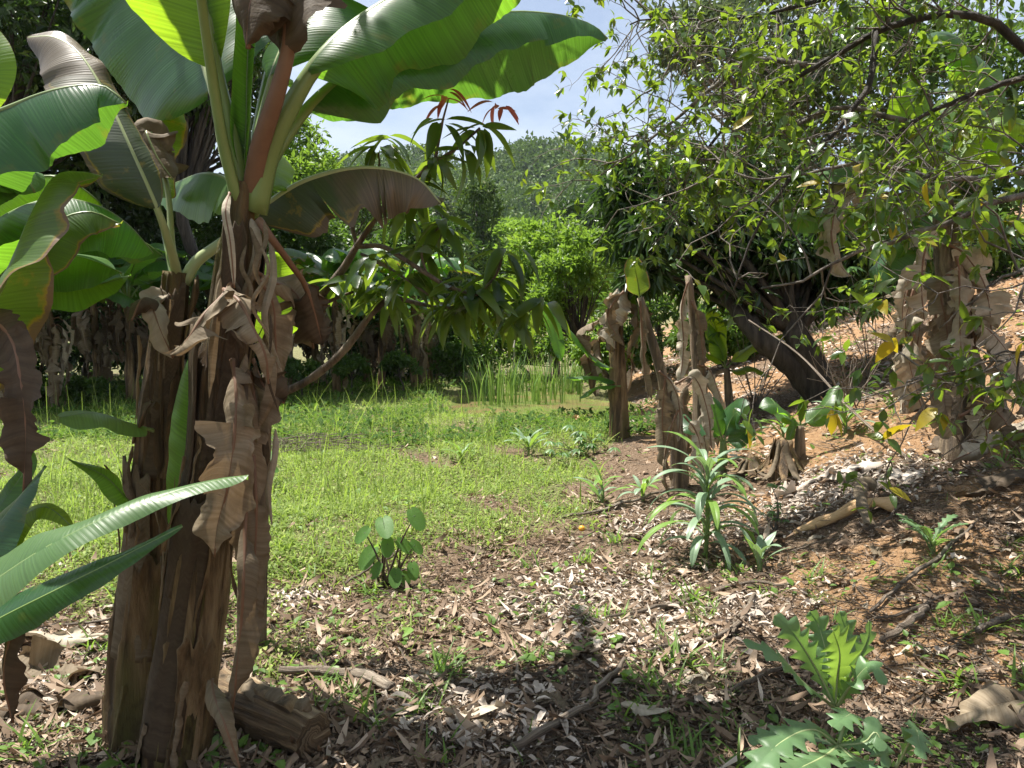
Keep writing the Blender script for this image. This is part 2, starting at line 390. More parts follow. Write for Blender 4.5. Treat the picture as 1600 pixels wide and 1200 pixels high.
def mat_stem(name, cols, blotch=.5, green=None, along=False):
    m, t, out, pr = base_mat(name)
    obj = nd(t, 'ShaderNodeTexCoord').outputs['Object']
    if along:
        uvn = nd(t, 'ShaderNodeUVMap', uv_map='UVMap').outputs[0]; mm_ = nd(t, 'ShaderNodeMapping'); mm_.inputs['Scale'].default_value = (.9, 0, 0); mm_.inputs['Rotation'].default_value = (0, 0, 0)
        sx_ = nd(t, 'ShaderNodeSeparateXYZ'); t.links.new(uvn, sx_.inputs[0]); cb_ = nd(t, 'ShaderNodeCombineXYZ'); t.links.new(mth(t, 'MULTIPLY', sx_.outputs[0], along), cb_.inputs[0]); t.links.new(sx_.outputs[1], cb_.inputs[2]); obj = cb_.outputs[0]
    a = noi(t, obj, 1, 7, .66, (15, 15, 1.1)); b = noi(t, obj, 1, 6, .65, (8, 8, 3.2)); c = noi(t, obj, 1, 5, .75, (150, 150, 6))
    col = ramp(t, a, [(.36, tuple(x*.5 for x in cols[0])), (.43, cols[0]), (.49, cols[1]), (.56, cols[2]), (.68, cols[3])])
    if green: col = mixc(t, mth(t, 'MULTIPLY', mth(t, 'SUBTRACT', noi(t, obj, 1, 3, .5, (6, 6, 1.5)), .54), 8, True), col, green)
    col = mixc(t, mth(t, 'MULTIPLY', mth(t, 'SUBTRACT', b, blotch), 7, True), col, tuple(x*.35 for x in cols[0]))
    col = mixc(t, mth(t, 'MULTIPLY', c, .22), col, cols[3])
    pr.inputs['Roughness'].default_value = .55; pr.inputs['Specular IOR Level'].default_value = .3
    bump(t, mth(t, 'ADD', mth(t, 'MULTIPLY', a, 2), c), 1.0, .016, pr)
    t.links.new(col, pr.inputs['Base Color']); t.links.new(pr.outputs[0], out.inputs[0]); M[name] = m
mat_stem('stem_brown', [(.050, .030, .015), (.125, .074, .035), (.21, .138, .066), (.34, .25, .14)], .56, green=(.13, .115, .035))
mat_stem('stem_dark', [(.03, .018, .010), (.095, .055, .027), (.16, .11, .048), (.28, .20, .10)], .51, green=(.13, .13, .035))
mat_stem('stem_far', [(.08, .055, .035), (.17, .12, .075), (.28, .21, .135), (.44, .35, .25)], .58)
mat_stem('bark_dark', [(.022, .018, .014), (.04, .032, .025), (.06, .05, .038), (.09, .075, .06)], .7)
mat_stem('bark_grey', [(.09, .075, .06), (.16, .135, .11), (.22, .19, .155), (.32, .28, .23)], .66)
mat_stem('bark_mango', [(.085, .06, .045), (.15, .11, .08), (.21, .16, .115), (.29, .235, .17)], .66)
mat_stem('stick_wood', [(.13, .095, .065), (.26, .20, .15), (.38, .31, .235), (.50, .42, .33)], .62, along=.5)
mat_stem('log_wood', [(.085, .052, .028), (.20, .13, .07), (.32, .23, .135), (.46, .36, .23)], .57, along=.9)
mat_stem('cut_stem', [(.075, .048, .022), (.17, .11, .055), (.27, .19, .10), (.40, .31, .18)], .60)

def mat_plain(name, c0, c1, rough=.5, scale=12, tr=0, trc=None, spec=.4, isl=True, bumpd=.002, stretch=None, c2=None, tone=False):
    m, t, out, pr = base_mat(name)
    obj = nd(t, 'ShaderNodeTexCoord').outputs['Object']
    a = noi(t, obj, scale, 4, .6, stretch)
    col = mixc(t, a, c0, c1)
    if isl:
        ri = nd(t, 'ShaderNodeNewGeometry').outputs['Random Per Island']
        ro = nd(t, 'ShaderNodeObjectInfo').outputs['Random']
        rr = mth(t, 'FRACT', mth(t, 'ADD', ri, ro))
        st = [(0, tuple(x*.62 for x in c0)), (.5, c0), (.9, c1)]+([(1, c2)] if c2 else [(1, tuple(min(1, x*1.25) for x in c1))])
        col = mixc(t, .7, col, ramp(t, rr, st))
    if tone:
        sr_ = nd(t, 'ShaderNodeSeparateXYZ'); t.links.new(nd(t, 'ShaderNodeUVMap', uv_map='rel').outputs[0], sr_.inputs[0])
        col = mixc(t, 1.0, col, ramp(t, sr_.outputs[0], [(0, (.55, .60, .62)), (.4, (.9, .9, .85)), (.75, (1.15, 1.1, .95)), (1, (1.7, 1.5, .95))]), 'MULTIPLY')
    pr.inputs['Roughness'].default_value = rough; pr.inputs['Specular IOR Level'].default_value = spec
    if bumpd: nb = bump(t, a, .5, bumpd, pr)
    else: nb = None
    if tr:
        f = mixc(t, .5, col, trc)
        leafy(t, out, pr, col, mixc(t, .75, col, trc), tr, nb)
    else:
        t.links.new(col, pr.inputs['Base Color']); t.links.new(pr.outputs[0], out.inputs[0])
    M[name] = m
mat_plain('petiole', (.10, .16, .045), (.20, .27, .09), .38, 14, isl=False, stretch=(1, 1, .15))
mat_plain('petiole_pale', (.24, .30, .13), (.36, .40, .20), .4, 14, isl=False, stretch=(1, 1, .15))
mat_plain('petiole_dead', (.11, .055, .03), (.19, .105, .06), .6, 20, isl=False)
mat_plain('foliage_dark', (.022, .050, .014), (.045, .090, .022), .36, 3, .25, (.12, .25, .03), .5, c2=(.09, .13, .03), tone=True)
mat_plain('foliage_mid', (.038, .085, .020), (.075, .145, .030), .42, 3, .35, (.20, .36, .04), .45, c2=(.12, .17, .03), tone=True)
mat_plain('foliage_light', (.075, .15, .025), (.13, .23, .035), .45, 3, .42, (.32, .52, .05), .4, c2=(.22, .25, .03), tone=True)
mat_plain('foliage_hill', (.036, .088, .018), (.105, .18, .030), .6, .05, .2, (.16, .26, .04), .25, bumpd=0, c2=(.11, .125, .045), tone=True)
mat_plain('foliage_grey', (.060, .085, .050), (.10, .13, .075), .4, 3, .25, (.18, .26, .08), .5, tone=True)
mat_plain('citrus_leaf', (.024, .060, .016), (.070, .135, .022), .30, 9, .42, (.34, .50, .03), .5, c2=(.34, .28, .02))
mat_plain('citrus_yellow', (.26, .24, .02), (.36, .27, .02), .38, 9, .45, (.65, .50, .02), .5)
mat_plain('mango_leaf', (.030, .070, .022), (.062, .120, .028), .30, 9, .44, (.32, .46, .03), .55, c2=(.11, .15, .02))
mat_plain('mango_red', (.42, .09, .10), (.60, .20, .18), .35, 9, .5, (.75, .16, .12), .5)
mat_plain('lettuce_leaf', (.18, .275, .17), (.27, .37, .235), .42, 14, .32, (.26, .42, .08), .45, isl=False)
mat_plain('lettuce_bright', (.15, .27, .055), (.22, .36, .08), .42, 14, .42, (.36, .56, .06), .4, isl=False)
mat_plain('lobed_leaf', (.10, .20, .085), (.16, .26, .115), .42, 16, .36, (.28, .48, .06), .45, isl=False)
mat_plain('taro_leaf', (.07, .17, .04), (.12, .24, .06), .5, 9, .45, (.30, .52, .05), .3, isl=False)
mat_plain('taro_stalk', (.045, .03, .025), (.10, .07, .05), .45, 20, isl=False)
mat_plain('grass_leaf', (.13, .205, .035), (.34, .42, .095), .6, .9, .44, (.40, .58, .08), .35, bumpd=0, c2=(.46, .42, .20))
mat_plain('weed_leaf', (.045, .095, .022), (.085, .155, .032), .75, 3, .35, (.2, .36, .04), .1, bumpd=0, c2=(.13, .17, .04))
mat_plain('reed_leaf', (.07, .16, .03), (.13, .24, .05), .55, 2, .35, (.30, .46, .08), .35, bumpd=0, c2=(.36, .33, .16))
mat_plain('litter', (.145, .095, .060), (.40, .295, .205), .72, 20, .08, (.4, .25, .15), .3, bumpd=.003, c2=(.70, .60, .50))
mat_plain('litter_pale', (.42, .35, .285), (.60, .52, .44), .7, 16, .08, (.5, .4, .3), .3, bumpd=.003)
mat_plain('sheath_gold', (.42, .25, .11), (.62, .42, .22), .55, 8, .05, (.5, .3, .1), .35, isl=False, stretch=(1, 14, 14), bumpd=.008)
mat_plain('herb_leaf', (.10, .19, .035), (.16, .27, .05), .45, 9, .4, (.34, .54, .06), .4, bumpd=0)
mat_plain('cassava_leaf', (.07, .16, .045), (.13, .24, .07), .42, 9, .4, (.28, .48, .07), .4, bumpd=0)
mat_plain('post_wood', (.34, .30, .24), (.46, .42, .35), .7, 14, isl=False)
mat_plain('fruit_orange', (.65, .28, .03), (.8, .4, .05), .4, 14, isl=False)

def mat_ground():
    m, t, out, pr = base_mat('soil')
    obj = nd(t, 'ShaderNodeTexCoord').outputs['Object']; rel = nd(t, 'ShaderNodeUVMap', uv_map='rel').outputs[0]
    s = nd(t, 'ShaderNodeSeparateXYZ'); t.links.new(rel, s.inputs[0])
    a = noi(t, obj, 6, 8, .65); b = noi(t, obj, 45, 6, .7); c = noi(t, obj, 1.2, 4, .6); d = noi(t, obj, 160, 3, .7)
    soil = ramp(t, b, [(.30, (.065, .042, .026)), (.46, (.16, .105, .065)), (.58, (.27, .195, .13)), (.76, (.42, .33, .24))])
    org = ramp(t, b, [(.28, (.22, .12, .055)), (.5, (.38, .225, .115)), (.75, (.52, .36, .22))])
    gr = ramp(t, b, [(.30, (.09, .085, .04)), (.5, (.17, .165, .07)), (.7, (.27, .26, .13))])
    of = mth(t, 'MULTIPLY', mth(t, 'SUBTRACT', mth(t, 'ADD', s.outputs[1], mth(t, 'MULTIPLY', mth(t, 'SUBTRACT', a, .5), 1.6)), .38), 3, True)
    gf = mth(t, 'MULTIPLY', mth(t, 'SUBTRACT', mth(t, 'ADD', s.outputs[0], mth(t, 'MULTIPLY', mth(t, 'SUBTRACT', a, .5), 1.8)), .42), 3, True)
    col = mixc(t, of, soil, org); col = mixc(t, gf, col, gr)
    pr.inputs['Roughness'].default_value = .9; pr.inputs['Specular IOR Level'].default_value = .2
    bump(t, mth(t, 'ADD', mth(t, 'MULTIPLY', a, 3), mth(t, 'ADD', b, mth(t, 'MULTIPLY', d, .5))), 1.0, .03, pr)
    t.links.new(col, pr.inputs['Base Color']); t.links.new(pr.outputs[0], out.inputs[0]); M['soil'] = m
mat_ground()
def mat_water():
    m, t, out, pr = base_mat('pond_water')
    obj = nd(t, 'ShaderNodeTexCoord').outputs['Object']
    a = noi(t, obj, 1.5, 5, .6); b = noi(t, obj, 22, 3, .6, (1, .4, 1))
    col = mixc(t, mth(t, 'MULTIPLY', mth(t, 'SUBTRACT', a, .42), 6, True), (.21, .155, .075), (.15, .19, .055))
    t.links.new(col, pr.inputs['Base Color']); pr.inputs['Roughness'].default_value = .10; pr.inputs['IOR'].default_value = 1.33
    bump(t, b, .12, .01, pr); t.links.new(pr.outputs[0], out.inputs[0]); M['pond_water'] = m
mat_water()

# ------------------------------------------------------------------ ground, pond, hills
def spaced(lo, hi, n, k):
    s = np.linspace(-1, 1, n); v = np.sinh(s*k)/math.sinh(k); return np.where(v < 0, -v*lo, v*hi)
gx = spaced(-1500, 1500, 280, 7.2); gy = 4+spaced(-800, 2500, 320, 7.2)
X, Y = np.meshgrid(gx, gy); Z = height(X, Y)
near = np.exp(-np.hypot(X, Y-4)/12)
Z = Z+near*.012*rng.normal(size=X.shape)
V = np.stack([X, Y, Z], -1).reshape(-1, 3); c = len(gx)
i = np.arange(len(gy)-1)[:, None]; j = np.arange(c-1)[None]
Q = np.stack(np.broadcast_arrays(i*c+j, i*c+j+1, (i+1)*c+j+1, (i+1)*c+j), -1).reshape(-1, 4)
g = Geo(); gm = grass_mask(X, Y)+sstep(20, 40, np.hypot(X, Y)); g.add(V, Q, None, None, np.stack([gm, orange_mask(X, Y)], -1).reshape(-1, 2))
tag(g.obj('ground', M['soil']), kind='structure')

g = Geo(); a = np.linspace(0, 2*PI, 48, endpoint=False)
g.add([(.75, 14.3, -.075)]+[(.75+3.3*math.cos(q), 14.3+3.5*math.sin(q), -.075) for q in a], None, [(0, k+1, (k+1) % 48+1) for k in range(48)])
tag(g.obj('pond_water', M['pond_water']), kind='structure')

def hill_h(x, y):
    def gs(cx, cy_, sx, sy, h): return h*np.exp(-.5*((x-cx)/sx)**2-.5*((y-cy_)/sy)**2)
    z = np.maximum(gs(20, 300, 62, 85, 60), gs(-38, 330, 60, 90, 64))
    z = np.maximum(z, gs(-230, 330, 120, 90, 60)); z = np.maximum(z, gs(230, 300, 120, 90, 55)); z = np.maximum(z, gs(-25, 190, 30, 40, 12))
    z = z+(np.sin(x*.09+1)*2+np.sin(x*.21+y*.05)*1.3+np.sin(y*.11+x*.03)*1.5)*sstep(2, 20, z)
    return z-1.5
hx = np.linspace(-450, 450, 150); hy = np.linspace(90, 620, 90); X, Y = np.meshgrid(hx, hy); Z = hill_h(X, Y)
c = len(hx); i = np.arange(len(hy)-1)[:, None]; j = np.arange(c-1)[None]
Q = np.stack(np.broadcast_arrays(i*c+j, i*c+j+1, (i+1)*c+j+1, (i+1)*c+j), -1).reshape(-1, 4)
g = Geo(); g.add(np.stack([X, Y, Z], -1).reshape(-1, 3), Q, None, None, np.stack([X*0+1, X*0], -1).reshape(-1, 2))
tag(g.obj('hills', M['foliage_hill']), kind='structure')

# forest on the hills: one mass of crowns
pts = []
for k in range(9000):
    x, y = rng.uniform(-130, 150), rng.uniform(100, 345)
    pxx = 800+x/y*FPX
    if pxx < 430 or pxx > 1250: continue
    pts.append((x, y))
pts = np.array(pts); pts = pts[rng.permutation(len(pts))[:2300]]
cz = hill_h(pts[:, 0], pts[:, 1]); r = rng.uniform(2.2, 5.2, len(pts))*np.interp(pts[:, 1], [100, 200, 330], [.75, .9, 1.15])
g = Geo(); NL = 90
cc = np.repeat(np.stack([pts[:, 0], pts[:, 1], cz+r*.7], -1), NL, 0); rr = np.repeat(r, NL)
d = rand_dirs(len(cc), (0, 0, .35)); lump = 1+.22*np.sin(d[:, 0]*6+cc[:, 0])*np.sin(d[:, 2]*7+cc[:, 1])
pos = cc+d*(rr*lump*rng.uniform(.82, 1.05, len(cc)))[:, None]*np.array((1, 1, 1.05))
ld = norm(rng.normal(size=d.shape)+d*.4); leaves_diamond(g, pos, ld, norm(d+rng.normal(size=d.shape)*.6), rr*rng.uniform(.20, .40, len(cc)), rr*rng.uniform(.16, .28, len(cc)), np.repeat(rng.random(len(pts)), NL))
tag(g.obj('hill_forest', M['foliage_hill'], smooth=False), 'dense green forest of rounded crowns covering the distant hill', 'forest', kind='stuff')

# ------------------------------------------------------------------ middle and far trees
def tree(label, base, blobs, leaf, nleaf, mat, bark='bark_dark', trunk_r=.12, name='leafy_tree', group=None, droop=.0, aspect=.45, limbs=True, cat='tree', lean=None, clump=.33, ncl=26):
    """blobs: (centre, (rx,ry,rz)) in world; trunk from base into each blob"""
    base = Vector(base); t = thing(name, base, label, cat, group); b = np.array(base)
    g = Geo(); P_all = []; D_all = []; T_all = []
    tg = Geo(); lg = Geo()
    c0 = np.array(blobs[0][0], float)
    mid = b+(c0-b)*.55+np.array((random.uniform(-.1, .1), random.uniform(-.1, .1), 0))*np.linalg.norm(c0-b)
    if lean is not None: mid = np.array(lean)
    tube(tg, [b-b-(0, 0, .15), (b+mid)/2-b+rng.normal(size=3)*.03, mid-b, c0-b], [trunk_r*1.25, trunk_r, trunk_r*.75, trunk_r*.35], 10, 14)
    tot = sum(x[1][0]*x[1][2] for x in blobs)
    for cb, rad in blobs:
        cb = np.array(cb, float); rad = np.array(rad, float)
        n = int(nleaf*rad[0]*rad[2]/tot)
        K = max(6, int(ncl)); cd = rand_dirs(K, (0, -.15, .15))
        cpos = cb+cd*rad*(rng.uniform(.25, 1, K)**.5)[:, None]
        if limbs:
            for q in range(min(K, 14)):
                m_ = mid+(cpos[q]-mid)*.5+rng.normal(size=3)*.06*np.linalg.norm(cpos[q]-mid)
                tube(lg, [mid-b, m_-b, cpos[q]-b], [trunk_r*.4, trunk_r*.2, trunk_r*.07], 5, 7)
        idx = rng.integers(0, K, n); cr_ = clump*rad.mean()*rng.uniform(.6, 1.3, K)
        dd = rand_dirs(n); pos = cpos[idx]+dd*(cr_[idx]*rng.uniform(.15, 1.0, n)**.6)[:, None]*np.array((1.1, 1.1, .75))
        ct = rng.random(K); T_all.append(ct[idx]); P_all.append(pos-b); D_all.append(norm(dd+rng.normal(size=(n, 3))*.7-np.array((0, 0, droop))))
    pos = np.concatenate(P_all); dd = np.concatenate(D_all); n = len(pos)
    nr = norm(rng.normal(size=(n, 3))*.6+np.array((0, 0, 1.)))
    sz = leaf*rng.uniform(.6, 1.25, n)
    leaves_diamond(g, pos, dd, nr, sz, sz*aspect, np.concatenate(T_all))
    o = g.obj('crown', M[mat], t, smooth=False)
    o['kind'] = 'stuff'
    tg.obj('trunk', M[bark], t)
    if lg.n: lg.obj('limbs', M[bark], t)
    return t
def B(px, py, Yd, rx, ry, depth=None):
    s = Yd/FPX; return (P(px, py, Yd), (rx*s, (depth or (rx+ry)/2)*s, ry*s))
def gb(px, Yd): x = (px-800)/FPX*Yd; return at_ground(x, Yd)

# left background wood
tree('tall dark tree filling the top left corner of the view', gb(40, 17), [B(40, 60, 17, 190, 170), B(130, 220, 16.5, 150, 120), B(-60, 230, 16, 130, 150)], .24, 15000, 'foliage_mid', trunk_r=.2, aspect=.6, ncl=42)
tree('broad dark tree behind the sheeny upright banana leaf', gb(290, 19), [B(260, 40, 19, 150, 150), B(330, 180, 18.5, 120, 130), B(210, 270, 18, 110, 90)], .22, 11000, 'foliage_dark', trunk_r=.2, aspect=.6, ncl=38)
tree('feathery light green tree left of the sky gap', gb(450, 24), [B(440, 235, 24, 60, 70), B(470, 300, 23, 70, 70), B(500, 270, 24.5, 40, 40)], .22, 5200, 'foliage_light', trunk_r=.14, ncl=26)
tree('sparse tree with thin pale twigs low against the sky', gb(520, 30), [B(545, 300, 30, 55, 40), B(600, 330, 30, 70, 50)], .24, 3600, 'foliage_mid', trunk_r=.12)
tree('high crowned tree added to shade the leftmost far banana plants', gb(20, 14.6), [B(60, 40, 14.4, 170, 110), B(200, 100, 14.8, 110, 80)], .2, 8000, 'foliage_dark', trunk_r=.15, aspect=.5, ncl=36)  # crown put in to throw shade on the far left banana row
tree('high crowned tree added for shade, seen between the leaf stalks of the tall banana plant', gb(395, 16), [B(300, 90, 15.5, 120, 80), B(395, 40, 15.5, 60, 60)], .2, 5500, 'foliage_mid', trunk_r=.14, aspect=.5, ncl=30)  # second added shade caster for the far banana row
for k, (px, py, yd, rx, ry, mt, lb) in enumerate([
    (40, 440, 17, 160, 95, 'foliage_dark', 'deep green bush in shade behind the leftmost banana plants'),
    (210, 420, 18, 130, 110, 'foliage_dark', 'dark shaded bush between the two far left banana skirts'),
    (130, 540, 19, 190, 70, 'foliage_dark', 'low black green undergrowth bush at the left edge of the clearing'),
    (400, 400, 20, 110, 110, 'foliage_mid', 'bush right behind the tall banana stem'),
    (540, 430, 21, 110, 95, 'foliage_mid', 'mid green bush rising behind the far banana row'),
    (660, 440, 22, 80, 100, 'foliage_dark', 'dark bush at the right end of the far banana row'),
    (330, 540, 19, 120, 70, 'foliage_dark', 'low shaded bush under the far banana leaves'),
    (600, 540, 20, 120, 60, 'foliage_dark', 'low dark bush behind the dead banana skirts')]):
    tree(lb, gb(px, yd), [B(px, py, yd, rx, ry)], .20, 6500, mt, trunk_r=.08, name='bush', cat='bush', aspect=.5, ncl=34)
for k, (px, py, yd, rx, lb) in enumerate([(470, 585, 14.8, 34, 'low weedy bush in shade at the foot of the far banana row'), (548, 582, 14.9, 26, 'small weedy bush between two far banana plants'), (625, 578, 15.2, 30, 'weedy bush near the right end of the far banana row'), (140, 618, 13.4, 40, 'low dark bush between the far left dead leaf skirts'), (250, 612, 13.8, 36, 'low dark bush right of the far left skirts'), (50, 628, 13.2, 26, 'small dark bush beside the leftmost dead skirt')]):
    tree(lb, gb(px, yd), [B(px, py-8, yd, rx, 17)], .09, 1500, 'foliage_mid', trunk_r=.02, name='bush', cat='bush', aspect=.5, ncl=16)
# middle
tree('slender dark green tree standing before the hill', gb(745, 48), [B(745, 330, 48, 38, 50), B(735, 410, 48, 62, 62)], .42, 4600, 'foliage_hill', trunk_r=.2, ncl=30)
tree('grey green tree at the left foot of the hill', gb(650, 42), [B(650, 345, 42, 60, 45), B(610, 400, 41, 60, 50)], .4, 3800, 'foliage_grey', trunk_r=.2, ncl=26)
tree('tall narrow crown below the hilltop with brown tints', gb(800, 60), [B(800, 385, 60, 55, 45)], .5, 3000, 'foliage_light', trunk_r=.2)
tree('small bushy tree below the right flank of the hill', gb(905, 52), [B(905, 350, 52, 45, 50), B(960, 330, 50, 50, 60)], .45, 3800, 'foliage_dark', trunk_r=.2)
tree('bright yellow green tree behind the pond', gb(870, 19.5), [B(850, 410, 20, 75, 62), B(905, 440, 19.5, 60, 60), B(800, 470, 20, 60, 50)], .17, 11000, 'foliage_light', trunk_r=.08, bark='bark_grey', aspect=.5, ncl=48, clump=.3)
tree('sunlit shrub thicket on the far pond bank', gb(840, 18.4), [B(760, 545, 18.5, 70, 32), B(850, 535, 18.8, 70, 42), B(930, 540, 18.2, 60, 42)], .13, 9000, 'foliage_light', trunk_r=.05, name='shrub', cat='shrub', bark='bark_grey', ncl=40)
tree('green shrub beside the last dead banana skirt', gb(712, 17.8), [B(712, 560, 17.8, 45, 30), B(735, 520, 18.5, 50, 45)], .13, 4200, 'foliage_mid', trunk_r=.04, name='shrub', cat='shrub', ncl=30)
tree('leaning tree with a thin black trunk beside the pond', G(958, 600), [B(880, 440, 11.8, 50, 45), B(925, 400, 12, 55, 50), B(850, 480, 11.8, 38, 30)], .10, 5200, 'foliage_light', trunk_r=.05, lean=P(905, 530, 11.8), ncl=40, clump=.3)
# right
tb = G(1285, 622)
tree('large mango tree with dark hanging foliage and a black trunk on the bank', tb,
     [B(1200, 400, tb.y+.6, 130, 90), B(1060, 370, tb.y+.8, 115, 100), B(1000, 300, tb.y+1, 60, 60), B(1330, 420, tb.y+.8, 110, 70), B(1150, 300, tb.y+1.5, 130, 80)], .19, 21000, 'foliage_dark', trunk_r=.15, droop=.8, aspect=.28, lean=P(1243, 520, tb.y), ncl=44, name='mango_tree')
mango_big = [o for o in bpy.data.objects if o.name == 'mango_tree'][0]
tree('pale leafed tree standing over the right bank', gb(1480, 15), [B(1440, 120, 15, 150, 130), B(1570, 230, 14.5, 120, 130)], .2, 9000, 'foliage_mid', trunk_r=.16, bark='bark_grey', ncl=40)
tree('tall tree with drooping clusters above the right bank', gb(1210, 16), [B(1180, 60, 16, 130, 90), B(1080, 60, 15, 70, 60), B(1280, 150, 16, 130, 110)], .2, 9000, 'foliage_grey', trunk_r=.16, bark='bark_grey', aspect=.4, ncl=42)
for k, (px, py, yd, rx, ry, mt, lb) in enumerate([
    (1030, 500, 15.5, 90, 60, 'foliage_mid', 'green shrub behind the leaning banana stems'),
    (1130, 520, 13, 70, 40, 'foliage_mid', 'low shrub left of the mango trunk'),
    (1420, 440, 15, 110, 60, 'foliage_dark', 'dark shrub at the top of the orange bank'),
    (1570, 430, 12, 110, 90, 'foliage_mid', 'shrub behind the big banana plant at the right edge'),
    (960, 560, 15.5, 60, 30, 'foliage_light', 'small bright shrub right of the reeds')]):
    tree(lb, gb(px, yd), [B(px, py, yd, rx, ry)], .14, 5000, mt, trunk_r=.05, name='shrub', cat='shrub', ncl=30)

# ------------------------------------------------------------------ generic banana plant for the far rows
def banana_plant(loc, h, seed, label, nl=8, nd_=9, group=None, leaf_len=1.5, W=.24, lean=(0, 0), r0=.11, green='banana_green', dead='dead_leaf', res=22, skirt=1.0, stem='stem_far', rz=0):
    R = random.Random(seed); t = thing('banana_plant', loc, label, 'banana plant', group)
    top = np.array((lean[0], lean[1], h))
    stem_pts = [(0, 0, -.12), (lean[0]*.25, lean[1]*.25, h*.33), (lean[0]*.6, lean[1]*.6, h*.68), tuple(top)]
    g = Geo(); tube(g, stem_pts, [r0*1.25, r0, r0*.85, r0*.6], 14, 16)
    Vv = g.V[0]
    for q in range(len(Vv)):
        p = Vv[q]; f = .018*nz(p, 14, seed)+.012*nz((p[0]*5, p[1]*5, p[2]), 6, seed); ang = math.atan2(p[1], p[0]); Vv[q] = p+np.array((math.cos(ang), math.sin(ang), 0))*f*2
    g.obj('pseudostem', M[stem], t)
    for k in range(nl):
        a = k*2.4+R.uniform(-.4, .4)+seed+rz; L_ = leaf_len*R.uniform(.75, 1.15); el = R.uniform(35, 78); dx = np.array((math.cos(a), math.sin(a), 0))
        pts = [top-(0, 0, .12)]; cur = top.copy(); e = math.radians(el); st = L_/6
        for s in range(6):
            cur = cur+(dx*math.cos(e)+np.array((0, 0, math.sin(e))))*st; pts.append(cur.copy()); e -= math.radians(R.uniform(14, 24))
        b_leaf(None, pts, W*R.uniform(.8, 1.1), M[green if R.random() > .25 else 'banana_yellowing' if R.random() < .4 else green], r=(.022, .005), n=res, m=3, t0=.18, tears=R.randint(2, 6), wav=.02, dl=(R.uniform(-5, 25), R.uniform(30, 65)), dr=(R.uniform(-5, 25), R.uniform(30, 65)), seed=R.randint(0, 999)).parent = t
    for k in range(nd_):
        a = k*1.9+R.uniform(-.5, .5)+seed; z0 = h*R.uniform(.72, 1.0) if k < nd_*.6 else h*R.uniform(.45, .75)
        f = z0/h; c_ = top*np.array((f, f, 1)); c_[2] = z0; dx = np.array((math.cos(a), math.sin(a), 0))
        L_ = R.uniform(.6, 1.05)*h*.55*skirt; o_ = R.uniform(.10, .38)
        pts = [c_+dx*r0*.6, c_+dx*(r0+.05)+(0, 0, .06), c_+dx*(r0+o_)-(0, 0, L_*.2), c_+dx*(r0+o_*.8)-(0, 0, L_*.6), c_+dx*(r0+o_*.5+R.uniform(-.05, .05))-(0, 0, L_)]
        for p in pts: p[2] = max(p[2], .03)
        b_leaf(None, pts, R.uniform(.07, .15), M['dead_leaf_pale' if R.random() < .2 else dead], M['petiole_dead'], r=(.014, .004), name='dead_leaf', n=max(12, res-6), m=3, t0=.2, up=dx+np.array((0, 0, .2)), tears=R.randint(3, 7), split=30, wav=.035, crump=.06, dl=(0, R.uniform(30, 90)), dr=(0, R.uniform(30, 90)), seed=R.randint(0, 999)).parent = t
    return t
def shift_stack(o, loc, rz=0, s=1.0):
    o.location = loc; o.rotation_euler.z = rz; o.scale = (s, s, s)
protos = []
spots = [ # px, base py, label
    (85, 640, 'banana plant with a thick dead leaf skirt, left of the two on the far left'),
    (205, 628, 'banana plant with a narrow dead leaf skirt just left of the brown stem'),
    (5, 650, 'banana plant cut by the left picture edge with a dead leaf skirt')]
for k, (px, py, lb) in enumerate(spots):
    p = G(px, py); protos.append(banana_plant(p, 1.8+.1*k, 11+k*5, lb, nl=11, nd_=12, leaf_len=1.85, W=.30, stem='stem_brown', dead='dead_leaf_dark' if k == 1 else 'dead_leaf', r0=.07))  # darker dead leaves on the middle one paint in the shade under the crowns
row = []
rowlab = 'banana plant with ragged dead leaves standing in the dense far row'
k = 0
for px, yd in [(440, 15.2), (492, 17.2), (524, 15.4), (572, 17.6), (596, 15.9), (646, 16.4), (672, 17.8), (548, 19.4)]:
    src = protos[k % 3]; c_ = copy_tree(src); c_['label'] = rowlab; c_['group'] = 'banana plants in the far row'
    c_.location = gb(px, yd); c_.rotation_euler.z = k*2.1+.4; s = random.uniform(.78, 1.12); c_.scale = (s, s, s); k += 1
for px, yd, lb in [(150, 15.5, 'banana plant in deep shade between the two far left skirts'), (300, 15.5, 'far banana plant glimpsed between the two large stems'), (380, 16, 'far banana plant hidden mostly by the tall dark stem'), (30, 17, 'far shaded banana plant behind the left edge leaves')]:
    src = protos[k % 3]; c_ = copy_tree(src); c_['label'] = lb; c_.location = gb(px, yd); c_.rotation_euler.z = k*1.7; c_.scale = (1.05,)*3; k += 1

